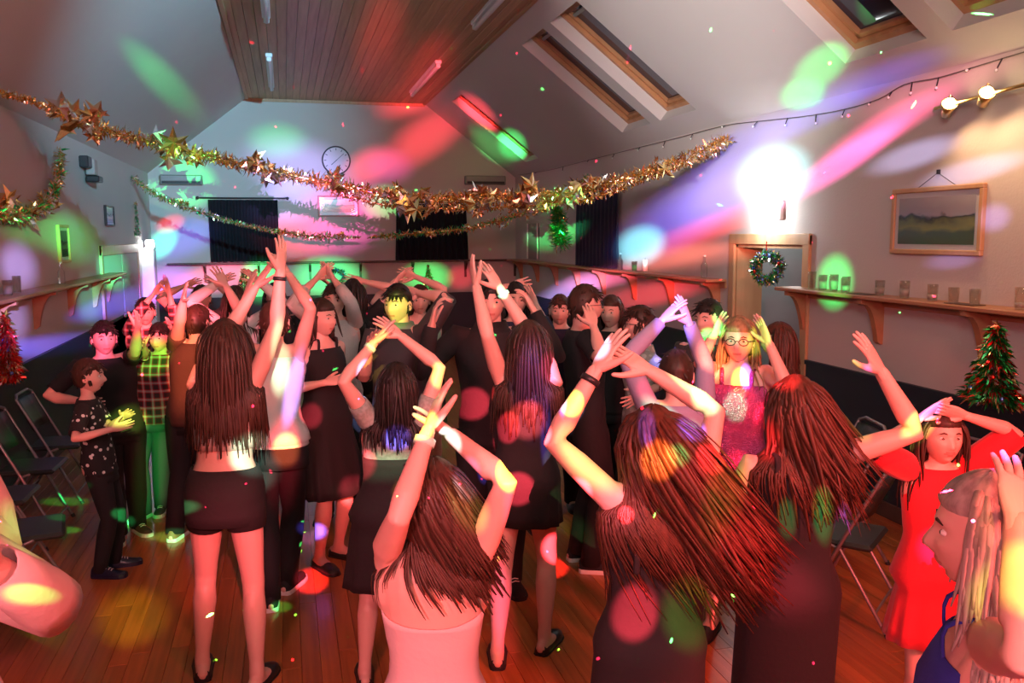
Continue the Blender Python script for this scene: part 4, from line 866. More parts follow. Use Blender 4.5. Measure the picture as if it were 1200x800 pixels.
    if top:
        d = dict(kind='shirt', m=BLK, hem=.86, sl=.3); d.update(top)
        zt = {'shirt': 1.447, 'vest': 1.40, 'crop': 1.40, 'strap': 1.32}[d['kind']]
        if d['kind'] == 'crop': d['hem'] = 1.12
        shell('shirt' if d['kind'] == 'shirt' else 'top', zt, d['hem'], d['m'], d.get('off', .016 if sex != 'f' else .012), d.get('flare', .1), nk=d.get('nk', .0), low=d.get('low'))
        if d['kind'] == 'shirt' or d.get('sl', 0) and d['kind'] != 'strap':
            if d['sl']: 
                for side in 'RL': sleeve(side, d['sl'], d.get('ms', d['m']), d.get('wide', 1.0))
        if d['kind'] == 'shirt' and d.get('collar'):
            q = MB(); o1 = ring(1.445 * s, .008 * s, 24); o2 = [p + Vector((0, 0, .03 * s)) for p in ring(1.455 * s, .006 * s, 24)]; o3 = [p * 1 + Vector((0, 0, -.028 * s)) for p in ring(1.44 * s, .016 * s, 24)]
            q.loft([o1, o2, o3], cap=False); q.build('collar', d.get('mc', d['m']), R, smooth=True)
    if dress:
        d = dict(m=BLK, top=1.33, hem=.6, flare=.25, sl=0, straps=True, folds=11, amp=.05, nk=0, low=.0); d.update(dress)
        shell('dress', d['top'], d['hem'], d['m'], d.get('off', .010), d['flare'], d['folds'], d['amp'], nk=d['nk'], low=d['low'])
        if d['straps']:
            for sg in (-1, 1):
                q = MB(); c = lambda z: spine(z * s)
                pf = c(d['top']) + Vector((sg * .075 * s, (prow(d['top'] * s)[1] + .008) , 0)); pb = c(d['top']) + Vector((sg * .07 * s, -(prow(d['top'] * s)[2] + .008), 0)); tp = c(1.43) + Vector((sg * .085 * s, -.005, .012 * s))
                pb.z -= d['low'] * s * .8
                q.tube(smoothpath([pf - Vector((0, .01, .03)), pf + Vector((0, -.01 * s, .06 * s)), tp, pb + Vector((0, .004, .06 * s)), pb - Vector((0, 0, .03))], 4), [(.011 * s, .004)] * 17, 6, (1, 0, 0)); q.build('strap', d['m'], R, smooth=True)
        if d['sl']:
            for side in 'RL': sleeve(side, d['sl'], d['m'], d.get('wide', 1.0))
    if legs:
        k, m_ = legs[0], legs[1]
        if k == 'trousers':
            shell('waistband', 1.0, .775, m_, .010); wd = legs[2] if len(legs) > 2 else 1.0
            for side in 'LR':
                H_, K, F_, toe = foot[side]; pts = [H_ + Vector((0, 0, .0)), H_ + (K - H_) * .2, H_ + (K - H_) * .6, K, K + (F_ - K) * .35, K + (F_ - K) * .75, F_ - Vector((0, 0, .035 * s))]
                rd = [.094, .096, .080, .067, .068, .058, .056]; q = MB(); o1 = tube_rings(pts, [r * fat * wd for r in rd], 18, (1, 0, 0), ends=False); i1 = tube_rings(pts, [r * fat * wd - .005 for r in rd], 18, (1, 0, 0), ends=False)
                for a_, rg in enumerate(o1):
                    cc = sum(rg, Vector()) / 18
                    for b_, p in enumerate(rg): rg[b_] = cc + (p - cc) * (1 + .03 * math.sin(a_ * 2.1 + b_ * 1.3))
                q.loft([o1[0]] + o1[1:] + i1[::-1][:2], cap=False); q.build('trouser_leg', m_, R, smooth=True)
        elif k == 'skirt':
            shell('skirt', 1.03, legs[2], m_, .012, legs[3] if len(legs) > 3 else .15, 9, legs[4] if len(legs) > 4 else .03)
        elif k == 'shorts':
            shell('shorts', 1.03, .77, m_, .012, .0)
            for side in 'LR':
                H_, K, F_, toe = foot[side]; pts = [H_ + Vector((0, 0, .03*s)), H_ + (K - H_) * .12, H_ + (K - H_) * .38]; o1 = tube_rings(pts, [.098 * fat, .099 * fat, .088 * fat], 18, (1, 0, 0), ends=False); q = MB(); q.loft([o1[0], o1[1], o1[2]] + tube_rings(pts, [.09 * fat, .09 * fat, .082 * fat], 18, (1, 0, 0), ends=False)[::-1][:2], cap=False); q.build('shorts_leg', m_, R, smooth=True)
    if bracelet:
        for side, m_ in bracelet.items():
            S, E_, Wp = J[side]; y = (Wp - E_).normalized(); q = MB(); c = Wp - y * .025 * s
            q.tube([c - y * .009, c + y * .009], .031 * s, 16, ends=False); q.build('wristband', m_, R, smooth=True)
    # ---- shoes
    if shoes:
        kind, m_ = shoes[0], shoes[1]
        for side in 'LR':
            H_, K, F_, toe = foot[side]; g = Vector((F_.x, F_.y, 0)); sd = Vector((toe.y, -toe.x, 0)); r_ = []
            hi = {'flat': .040, 'trainer': .058, 'canvas': .055}[kind]
            prof_ = [(-.068, .020, hi * .9), (-.055, .034, hi * 1.15), (-.02, .040, hi * (1.0 if kind == 'flat' else 1.3)), (.03, .042, hi * (.8 if kind == 'flat' else 1.2)), (.07, .045, hi * (1.0 if kind == 'flat' else .95)), (.12, .050, hi * (1.15 if kind == 'flat' else .75)), (.165, .046, hi * .85 if kind == 'flat' else hi * .62), (.195, .030, hi * .6), (.205, .012, hi * .35)]
            q = MB(); rings = []
            for t, w_, h_ in prof_:
                c = g + toe * t * s; rings.append([c + sd * (w_ * s * math.cos(a)) + Vector((0, 0, max(.004 + h_ * s * (math.sin(a) * 1.0 + .25), .004))) for a in [6.28318 * k / 16 for k in range(16)]])
            q.loft(rings); sh = q.build('shoe', m_, R, smooth=True)
            q = MB(); rings = []
            for t, w_, h_ in prof_:
                c = g + toe * t * s * 1.02; th_ = .006 if kind == 'flat' else .026; rings.append([c + sd * ((w_ + .003) * s * cx) + Vector((0, 0, zz)) for cx, zz in ((1, .0), (1.03, th_ * .5), (.98, th_), (-.98, th_), (-1.03, th_ * .5), (-1, 0))])
            q.loft(rings); q.build('sole', shoes[2] if len(shoes) > 2 else m_, sh)
            if kind != 'flat':
                for k in range(4):
                    t = .035 + .02 * k; c = g + toe * t * s + Vector((0, 0, (hi * (1.24 - .11 * k) * 1.25 + .003) * s)); q = MB(); q.tube([c - sd * .02 * s - Vector((0, 0, .006)), c, c + sd * .02 * s - Vector((0, 0, .006))], .003, 5); q.build('lace', WHT, sh, smooth=True)
    return R, Rm, J, spine, s, Hm
# ------------------------------------------------------------------ patterned cloths
def dots_mat(name, base, dot, scale, thr):
    m = mat(name, base, .85); nt = m.node_tree; N = nt.nodes; L = nt.links; tc = N.new('ShaderNodeTexCoord'); v = N.new('ShaderNodeTexVoronoi'); v.inputs['Scale'].default_value = scale
    L.new(tc.outputs['Object'], v.inputs['Vector']); r = N.new('ShaderNodeValToRGB'); r.color_ramp.interpolation = 'CONSTANT'; e = r.color_ramp.elements; e[0].color = (*dot, 1); e[1].position = thr; e[1].color = (*base, 1)
    L.new(v.outputs['Distance'], r.inputs[0]); L.new(r.outputs[0], N['Principled BSDF'].inputs['Base Color']); return m
def plaid_mat(name, a, b_, c):
    m = mat(name, a, .85); nt = m.node_tree; N = nt.nodes; L = nt.links; tc = N.new('ShaderNodeTexCoord'); last = None
    for ax, sc_ in (('X', 5), ('Z', 5)):
        w_ = N.new('ShaderNodeTexWave'); w_.bands_direction = ax; w_.inputs['Scale'].default_value = sc_; L.new(tc.outputs['Object'], w_.inputs['Vector']); r = N.new('ShaderNodeValToRGB'); r.color_ramp.interpolation = 'CONSTANT'
        e = r.color_ramp.elements; e[0].color = (*a, 1); e[1].position = .55; e[1].color = (*b_, 1); q = e.new(.88); q.color = (*c, 1); L.new(w_.outputs['Fac'], r.inputs[0])
        if last: mx = N.new('ShaderNodeMix'); mx.data_type = 'RGBA'; mx.inputs[0].default_value = .5; L.new(last, mx.inputs[6]); L.new(r.outputs[0], mx.inputs[7]); last = mx.outputs[2]
        else: last = r.outputs[0]
    L.new(last, N['Principled BSDF'].inputs['Base Color']); return m
STARS = dots_mat('black_star_print', (.012, .012, .014), (.7, .7, .68), 24, .26)
PLAID = plaid_mat('plaid_cloth', (.03, .015, .02), (.40, .03, .05), (.5, .45, .45))
FLORAL = dots_mat('grey_leaf_print', (.30, .34, .30), (.5, .55, .5), 22, .42)
SEQ = mat('magenta_sequins', (.75, .12, .4), .25, .9, bump=(160, .9))
LACE = mat('pale_mint_lace', (.42, .5, .45), .8, alpha=.65, noise=((70, 70, 70), (.30, .38, .33), .12))
PINKC = cloth('pale_pink_cloth', (.62, .46, .46)); BRNC = cloth('dark_brown_cloth', (.07, .03, .025)); JEAN = cloth('blue_grey_denim', (.12, .16, .2)); NAVY = cloth('navy_cloth', (.015, .02, .06)); BLUED = cloth('royal_blue_cloth', (.02, .03, .32)); GRYC = cloth('lavender_grey_cloth', (.3, .27, .42)); WLACE = cloth('white_lace_cloth', (.6, .56, .54), bump=(90, .6)); GREENC = cloth('pale_green_cloth', (.3, .45, .33)); CHAR = cloth('charcoal_cloth', (.05, .045, .05)); BLSH = cloth('blush_cloth', (.6, .42, .38))
SOLEW = mat('white_rubber', (.75, .75, .72), .5); BLUSHOE = mat('blue_black_leather', (.01, .015, .04), .3); ORSHOE = mat('grey_orange_mesh', (.25, .1, .05), .7); GRNB = mat('pale_wristband', (.5, .85, .7), .5)
P_ = person; GR = 'crowd at the back of the dance floor'
# ------------------------------------------------------------------ foreground dancers
P_('girl with long brown hair, bare midriff and black shorts, back turned, at left', (264, 405, 4.05), 8, 'f', feet=[(238, 792), (302, 806)], hands={'R': (322, 300, 4.0), 'L': (312, 312, 4.15)}, elbows={'R': (355, 405, 3.95), 'L': (275, 398, 4.3)},
   hair=('long', H_BROWN, dict(n=620, L=.50, r=.0062, wild=.04)), top=dict(kind='crop', m=BLSH, sl=0), legs=('shorts', BLK2), vox=.009, bracelet={'R': BLACKP})
P_('teenage girl in short black dress and black flat pumps, arms arched overhead, centre', (620, 405, 4.2), 25, 'f', feet=[(583, 778), (638, 762)], hands={'L': (555, 320, 4.15), 'R': (572, 318, 4.2)}, elbows={'L': (572, 400, 4.0), 'R': (612, 375, 4.3)},
   hair=('long', H_DARK, dict(n=480, L=.42, r=.0065, wild=.05)), dress=dict(m=BLK, hem=.70, flare=.12, top=1.36), vox=.009, bracelet={'R': GRNB})
P_('girl in a bright red dress with hands joined over her head, facing the camera', (1104, 512, 3.3), 198, 'c', hands={'R': (1086, 472, 3.2), 'L': (1124, 472, 3.2)}, elbows={'R': (1050, 540, 3.3), 'L': (1165, 540, 3.3)}, hand='flat',
   hair=('long', H_DARK, dict(n=220, L=.34)), dress=dict(m=RED, hem=.64, flare=1.0, top=1.44, straps=False, sl=.55, wide=1.45, amp=.07), vox=.009, nod=-4)
P_('girl with long dark hair, pale lace shoulders and black dress, arms in a ring', (465, 455, 3.9), 15, 'f', feet=[(428, 800), (478, 792)], hands={'L': (441, 384, 3.85), 'R': (455, 384, 3.9)}, elbows={'L': (426, 455, 3.85), 'R': (520, 428, 3.9)},
   hair=('long', H_BLACK, dict(n=420, L=.30, r=.006, wild=.05)), top=dict(kind='shirt', m=LACE, sl=.22, hem=1.1, off=.010), dress=dict(m=BLK2, top=1.24, hem=.52, flare=.5, straps=False, off=.016), vox=.009, bracelet={'L': GRNB})
P_('nearest girl in a low-backed pale pink dress, wrists crossed overhead', (506, 588, 2.25), 18, 'f', hands={'L': (510, 480, 2.2), 'R': (518, 482, 2.3)}, elbows={'L': (470, 600, 2.0), 'R': (572, 600, 2.2)},
   hair=('long', H_BROWN, dict(n=460, L=.30, r=.0052, flow=(.6, 0, -1), wild=.04)), dress=dict(m=PINKC, hem=.55, flare=.15, top=1.27, low=.03, straps=False, off=.006), vox=.008, tilt=4, bracelet={'L': GRNB})
P_('girl in long black dress swinging long reddish brown hair, back turned, black wristband', (765, 522, 2.55), 12, 'f', hands={'L': (712, 410, 2.5), 'R': (738, 418, 2.6)}, elbows={'L': (636, 540, 2.45), 'R': (862, 505, 2.6)},
   hair=('long', H_RED, dict(n=800, L=.62, r=.0055, flow=(.7, -.1, -.95), wild=.08)), dress=dict(m=BLK2, hem=.12, flare=.16, top=1.34, low=.12), vox=.008, bracelet={'L': BLACKP}, look=10)
P_('tall girl in long plain black dress, tossed auburn hair, one hand flung up', (932, 482, 2.9), 24, 'f', hands={'R': (1022, 412, 2.75)}, elbows={'R': (1062, 500, 2.8)},
   hair=('long', H_RED, dict(n=650, L=.42, r=.0055, flow=(.4, 0, -.8), wild=.16)), dress=dict(m=BLK, hem=.10, flare=.05, top=1.38, folds=7, amp=.03), vox=.009)
P_('woman with ash-blonde hair in a blue dress, seen side on at the right edge', (1158, 628, 1.62), -48, 'f', hands={'L': (1194, 560, 1.45), 'R': (1230, 520, 1.9)}, elbows={'L': (1188, 770, 1.36), 'R': (1260, 640, 2.0)},
   hair=('long', H_GREY, dict(n=700, L=.26, r=.005, wild=.06)), dress=dict(m=BLUED, hem=.5, flare=.2, top=1.36, low=.06), vox=.008)
P_('person in a loose pale pink blouse reaching in at the left edge', (-100, 500, 1.85), 60, 'f', hands={'R': (-60, 640, 1.65), 'L': (-60, 480, 2.2)}, elbows={'R': (70, 700, 1.7), 'L': (-20, 600, 2.2)},
   hair=('long', H_BROWN, dict(n=120, L=.4)), top=dict(kind='shirt', m=PINKC, sl=1.0, wide=1.35, hem=.84, flare=.4), legs=('trousers', BLK), vox=.009)
# ------------------------------------------------------------------ middle of the floor
P_('dancer in a white sleeveless top, black trousers and black canvas shoes with laces', (322, 378, 4.95), 12, 'f', feet=[(318, 712), (338, 692)], hands={'R': (334, 305, 4.9), 'L': (292, 330, 5.1)}, elbows={'R': (347, 355, 4.9), 'L': (280, 385, 5.1)},
   hair=('short', H_BROWN), top=dict(kind='vest', m=WHT, hem=.90, sl=0, flare=.3), legs=('trousers', BLK), shoes=('canvas', BLK, SOLEW), vox=.0115)
P_('woman with dark wavy bob in a black sleeveless dress, forearm raised, looking right', (377, 373, 5.4), 140, 'f', hands={'R': (392, 440, 5.3), 'L': (400, 455, 5.6)}, elbows={'R': (352, 465, 5.2), 'L': (400, 480, 5.8)},
   hair=('long', H_DARK, dict(n=200, L=.20, r=.009, wild=.12)), dress=dict(m=BLK, hem=.48, flare=.45, top=1.40, folds=13, amp=.08), vox=.0115, look=-6)
P_('tall dark-haired man in a black shirt making an arch with both hands', (575, 354, 4.95), 192, 'm', hands={'R': (516, 366, 4.85), 'L': (618, 350, 4.85)}, elbows={'R': (482, 420, 4.8), 'L': (650, 410, 4.8)}, palm={'R': (.3, 0, -1), 'L': (-.3, 0, -1)},
   hair=('short', H_BLACK), top=dict(m=BLK, sl=1.0, hem=.82, collar=True), legs=('trousers', BLK), shoes=('trainer', BLK, BLK), vox=.0115, hand='relaxed')
P_('man with glasses in a black shirt holding his palm to his face, side on', (686, 358, 5.3), 98, 'm', hands={'R': (692, 372, 5.1)}, elbows={'R': (697, 446, 5.0)}, palm={'R': (0, 1, 0)}, glasses=True, hair=('short', H_DARK), top=dict(m=BLK, sl=.4, hem=.82), legs=('trousers', BLK), shoes=('trainer', BLK, SOLEW), vox=.0115, hand='flat')
P_('woman with short brown hair and glasses in a grey patterned top, facing left', (750, 380, 5.6), -70, 'f', hands={'L': (742, 455, 5.3), 'R': (736, 440, 5.75)}, elbows={'L': (775, 470, 5.2)}, glasses=True, hair=('short', H_DARK, dict(ns=170, Ls=.08)), top=dict(m=FLORAL, sl=.35, hem=.84), legs=('trousers', CHAR), vox=.0115)
P_('dark-haired youth in a dark jacket with a pale green collar', (830, 375, 5.15), 240, 'm', hair=('short', H_BLACK), top=dict(m=CHAR, sl=1.0, hem=.82, collar=True, mc=GREENC), legs=('trousers', BLK), vox=.0115)
P_('dancer in a lavender-grey top with both hands thrown straight up', (792, 440, 3.95), 20, 'f', hands={'L': (779, 358, 3.95), 'R': (802, 362, 4.0)}, elbows={'L': (765, 410, 3.95), 'R': (818, 410, 4.05)}, hair=('short', H_DARK), top=dict(m=GRYC, sl=1.0, hem=.9), legs=('trousers', BLK), shoes=('canvas', BLK, BLK), vox=.0115)
P_('fair-haired girl with glasses in a magenta sequinned dress, arms up', (866, 399, 4.4), 215, 'f', hands={'L': (896, 385, 4.2), 'R': (842, 372, 4.4)}, elbows={'L': (918, 455, 4.2), 'R': (828, 430, 4.4)}, glasses=True, hair=('long', H_FAIR, dict(n=150, L=.26)), dress=dict(m=SEQ, hem=.60, flare=.2, top=1.36), vox=.0115)
# ------------------------------------------------------------------ left group
P_('boy in a black shirt printed with small white stars, clapping', (104, 441, 5.15), 92, 'c', feet=[(118, 676), (135, 664)], hands={'R': (142, 496, 5.0), 'L': (150, 484, 5.05)}, elbows={'R': (98, 520, 4.9), 'L': (118, 512, 5.3)}, palm={'R': (0, 1, .3), 'L': (0, -1, -.3)}, hand='flat',
   hair=('short', H_BROWN), top=dict(m=STARS, sl=.42, hem=.84, wide=1.15, flare=.2), legs=('trousers', BLK, 1.05), shoes=('trainer', BLUSHOE, BLUSHOE), vox=.009, scale=.79)
P_('dark-haired man in a black top behind the boy, one arm raised', (122, 397, 5.6), 160, 'm', hands={'L': (160, 372, 5.4), 'R': (100, 480, 5.4)}, elbows={'L': (165, 435, 5.3), 'R': (85, 450, 5.5)}, hair=('short', H_BLACK), top=dict(m=BLK, sl=.4, hem=.82), legs=('trousers', BLK), shoes=('trainer', BRNC, SOLEW), feet=[(140, 632), (162, 622)], vox=.0115)
P_('dancer in a red plaid shirt and light jeans at left', (187, 396, 6.35), 195, 'm', feet=[(170, 606), (190, 599)], hands={'R': (164, 388, 5.7), 'L': (192, 362, 5.8)}, elbows={'R': (196, 420, 5.5), 'L': (215, 415, 5.8)}, hair=('short', H_BLACK), top=dict(m=PLAID, sl=.45, hem=.84), legs=('trousers', JEAN, 1.0), shoes=('trainer', CHAR, SOLEW), vox=.0115)
P_('dancer in a dark brown top and black trousers with white-soled trainers', (232, 378, 5.85), 30, 'm', feet=[(205, 632), (240, 618)], hands={'L': (218, 330, 5.5), 'R': (262, 322, 5.8)}, elbows={'L': (208, 405, 5.4), 'R': (275, 380, 5.8)}, hair=('short', H_DARK), top=dict(m=BRNC, sl=.25, hem=.84), legs=('trousers', BLK), shoes=('trainer', ORSHOE, SOLEW), vox=.0115)
# ------------------------------------------------------------------ back rows
BK = dict(vox=.014)
P_('dark-haired dancer with hands in a triangle, by the white pier', (170, 366, 7.1), 170, 'f', hands={'R': (186, 336, 7.0), 'L': (193, 336, 7.0)}, elbows={'R': (160, 370, 6.9), 'L': (215, 370, 6.9)}, hair=('short', H_BLACK), top=dict(m=PLAID, sl=.8, hem=.84), legs=('trousers', BLK), hand='flat', **BK)
P_('dancer in a white long-sleeved top beside the small wall tree', (276, 354, 6.6), 10, 'f', hands={'L': (258, 322, 6.6), 'R': (300, 318, 6.6)}, elbows={'L': (245, 352, 6.6), 'R': (312, 352, 6.6)}, hair=('long', H_DARK, dict(n=80, L=.3)), top=dict(m=WHT, sl=1.0, hem=.84), legs=('trousers', BLK), **BK)
P_('dancer in a white lace blouse with both arms pointed up, behind the woman in black', (392, 352, 6.3), 190, 'f', hands={'R': (376, 314, 6.2), 'L': (383, 314, 6.2)}, elbows={'R': (360, 350, 6.2), 'L': (405, 350, 6.2)}, hair=('short', H_DARK), top=dict(m=WLACE, sl=.9, hem=.84), legs=('trousers', BLK), hand='flat', **BK)
P_('long dark-haired dancer with one arm curved up beside the wall wreath', (414, 346, 6.7), 12, 'f', hands={'R': (422, 318, 6.7), 'L': (398, 325, 6.7)}, elbows={'R': (436, 350, 6.7), 'L': (396, 350, 6.7)}, hair=('long', H_BLACK, dict(n=90, L=.32)), top=dict(m=BLK, sl=.25, hem=.84), legs=('trousers', BLK), **BK)
P_('dark-haired boy in a dark jacket with his face lit green', (466, 357, 5.35), 215, 'm', hands={'L': (486, 330, 5.4), 'R': (436, 395, 5.2)}, elbows={'L': (505, 375, 5.3), 'R': (428, 430, 5.1)}, hair=('short', H_BLACK), top=dict(m=CHAR, sl=.5, hem=.82, collar=True, mc=GREENC), legs=('trousers', BLK), **BK)
P_('dancer with bare arms linked in an arch far back in front of the curtain', (492, 352, 6.9), 185, 'f', hands={'R': (470, 318, 6.9), 'L': (480, 316, 6.9)}, elbows={'R': (455, 345, 6.9), 'L': (505, 342, 6.9)}, hair=('long', H_DARK, dict(n=80, L=.3)), top=dict(kind='vest', m=GREENC, sl=0, hem=.86), legs=('skirt', BLK, .6), **BK)
P_('dancer in a black top standing behind the tall man', (604, 352, 6.0), 188, 'f', hands={'R': (606, 322, 6.0), 'L': (624, 345, 5.9)}, elbows={'R': (588, 355, 6.0), 'L': (640, 390, 5.9)}, hair=('long', H_BLACK, dict(n=80, L=.3)), top=dict(m=NAVY, sl=.9, hem=.84), legs=('trousers', BLK), **BK)
P_('brown-haired dancer in navy half hidden left of the man with glasses', (656, 364, 6.5), 200, 'm', hair=('short', H_BROWN), top=dict(m=NAVY, sl=.9, hem=.84), legs=('trousers', BLK), **BK)
P_('brown-haired dancer between the two people with glasses', (716, 366, 6.2), 220, 'f', hair=('long', H_BROWN, dict(n=90, L=.26)), top=dict(m=BLK, sl=.9, hem=.84), legs=('trousers', BLK), **BK)
P_('dancer in dark clothes far back at left, arms half raised', (236, 350, 7.7), 185, 'm', hands={'R': (219, 325, 7.7), 'L': (250, 325, 7.7)}, elbows={'R': (210, 350, 7.7), 'L': (262, 350, 7.7)}, hair=('short', H_BROWN), top=dict(m=CHAR, sl=.3, hem=.84), legs=('trousers', BLK), **BK)
P_('dark-haired dancer in black far back between white top and curtain', (322, 348, 7.6), 175, 'f', hair=('long', H_BLACK, dict(n=80, L=.3)), top=dict(m=BLK2, sl=.3, hem=.84), legs=('trousers', BLK), **BK)
P_('auburn-haired girl in a grey cardigan near the doorway', (912, 400, 5.3), -60, 'f', hair=('long', H_RED, dict(n=130, L=.34)), top=dict(m=CHAR, sl=.95, hem=.80), legs=('trousers', BLK), **BK)
# ------------------------------------------------------------------ tinsel and foil
def tinsel(path, rad, n, mats, ln=(.02, .05), wd=.004, name='tinsel', parent=None, rs=None, spread=1.0):
    """many thin foil strips standing off a core line"""
    rs = rs or random.Random(5); V = []; F = []; M = []; P = [Vector(p) for p in path]; cum = [0]
    for i in range(1, len(P)): cum.append(cum[-1] + (P[i] - P[i-1]).length)
    for k in range(n):
        d = rs.uniform(0, cum[-1]); i = max(1, next((q for q in range(1, len(cum)) if cum[q] >= d), len(cum) - 1)); t = (d - cum[i-1]) / max(cum[i] - cum[i-1], 1e-6)
        c = P[i-1].lerp(P[i], t); R_ = rad(d / cum[-1]) if callable(rad) else rad
        o = Vector((rs.gauss(0, 1), rs.gauss(0, 1), rs.gauss(0, 1))).normalized(); a = c + o * R_ * rs.uniform(0, .5) * spread; dr = (o + Vector((rs.gauss(0, .5), rs.gauss(0, .5), rs.gauss(0, .5)))).normalized()
        L_ = rs.uniform(*ln); b = a + dr * min(L_, R_ * 1.3 + .01); s = dr.cross(Vector((rs.gauss(0, 1), rs.gauss(0, 1), rs.gauss(0, 1)))).normalized() * wd * rs.uniform(.6, 1.5); q = dr.cross(s).normalized() * L_ * .15
        m_ = (a + b) / 2 + q; j = len(V); V += [a - s, a + s, m_ + s, m_ - s, b]; F += [(j, j+1, j+2, j+3), (j+3, j+2, j+4)]; mi = rs.randrange(len(mats)); M += [mi, mi]
    return tag(link(name, new_mesh(name, V, F, mats, M, smooth=False), parent), kind='stuff')
def star_me(R_, m, pts=5, seed=0):
    b = MB(); rs = random.Random(seed); n = pts * 2; V = []
    for j in range(n):
        a = math.pi * 2 * j / n + .3; r = R_ if j % 2 == 0 else R_ * .42; V.append((r * math.cos(a), rs.uniform(-.02, .02) + (.02 if j % 2 == 0 else 0), r * math.sin(a)))
    V += [(0, -.035, 0), (0, .03, 0)]; F = [(j, (j+1) % n, n) for j in range(n)] + [((j+1) % n, j, n+1) for j in range(n)]
    return new_mesh('foil_star', V, F, m, smooth=False)
STAR_G = [star_me(.12, GOLD, 6, 1), star_me(.095, COPP, 5, 2), star_me(.10, SILV, 5, 3)]
def garland(label, pts, plane, rad, n, mats, stars, group=None, dens=1):
    W_ = [on_plane(px, py, *plane) for px, py in pts]; pth = smoothpath(W_, 6); r = empty('tinsel_garland', pth[len(pth)//2], 0, label, 'garland', group); o = r.location
    loc_ = [p - o for p in pth]
    c = MB(); c.tube([p + Vector((0, 0, .0)) for p in loc_], .007, 5); c.build('cord', GOLD, r, smooth=True)
    rs = random.Random(len(pts)); tinsel(loc_, rad, n, mats, (.03, .09), .006, 'tinsel', r, rs)
    for k, (px, py, sz) in enumerate(stars):
        base = on_plane(px, py, *plane) - o
        for q in range(7):
            st = link('foil_star', STAR_G[(k + q) % 3], r, base + Vector((rs.uniform(-.12, .12), rs.uniform(-.14, -.02), rs.uniform(-.10, .10))) * sz, (rs.uniform(-1, 1), rs.uniform(-1, 1), rs.uniform(0, 6)))
            st.scale = (sz * rs.uniform(.6, 1.1),) * 3
    return r
GP = ((0, 7.6, 0), (0, 1, 0))
MIXG = [GOLD, GOLD, COPP, SILV, GOLD]
main_pts = [(-90, 84), (-30, 100), (0, 108), (35, 118), (62, 129), (95, 143), (150, 160), (205, 174), (255, 186), (305, 198), (345, 206), (385, 215), (430, 224), (480, 231), (530, 232), (580, 231), (630, 229), (680, 224), (730, 210), (775, 196), (815, 180), (853, 163)]
garland('long gold tinsel garland with foil stars strung across the hall', main_pts, GP, lambda t: .025 if t < .13 else (.062 if t < .8 else .07), 6500, MIXG,
        [(95, 143, 1.25), (118, 150, .8), (205, 175, 1.1), (225, 181, .7), (305, 198, 1.1), (318, 203, .7), (388, 216, .9), (478, 236, 1.2), (500, 240, .8), (560, 230, .9), (613, 231, 1.0), (668, 226, 1.0), (772, 196, .7), (800, 188, .6), (455, 226, .7), (696, 215, .8)])
# the second tinsel line of the same garland hangs just below the first
garland('thin gold tinsel strand hanging just under the star garland', [(385, 222), (430, 236), (480, 243), (540, 244), (600, 242), (650, 238), (700, 230), (760, 208), (820, 186), (850, 170)], ((0, 7.75, 0), (0, 1, 0)), .035, 1500, MIXG, [(560, 246, .5), (640, 240, .5), (575, 228, .5)])
_a = on_left(155, 208, .03); _b = on_right(690, 205, .03); _n = (_b - _a).cross(Vector((0, 0, 1))).normalized(); GP2 = (tuple(_a), tuple(_n))
garland('silver-gold tinsel garland from the left back corner, lower and further back', [(155, 208), (180, 226), (205, 238), (245, 252), (290, 264), (330, 272), (370, 277), (421, 278)], GP2, lambda t: .05 + .02 * math.sin(t * 9) if t < .93 else .02, 1900, [SILV, GOLD, SILV, GREF, GOLD], [(215, 240, .6), (330, 272, .5), (400, 277, .5)])
garland('dull gold tinsel garland rising to the right above the middle curtain', [(432, 278), (460, 276), (503, 272), (545, 268), (585, 258), (625, 245), (655, 228), (690, 207)], GP2, lambda t: .02 if t < .05 else .06, 1500, [GOLD, COPP, GOLD, GREF], [(505, 273, .7), (545, 268, .5), (587, 258, .8), (622, 250, .6), (600, 250, .5)])
_l = lambda x, y: (x, y)
garland('swag of gold and silver tinsel looped on the left wall', [(-60, 228), (-25, 250), (0, 250), (28, 252), (50, 240), (64, 222), (70, 198), (71, 176)], ((XL + .1, 0, 0), (1, 0, 0)), lambda t: .11 if .2 < t < .7 else .07, 2400, [GOLD, SILV, COPP, GOLD, GREF], [(5, 245, .9), (32, 254, .8), (58, 235, .6)])

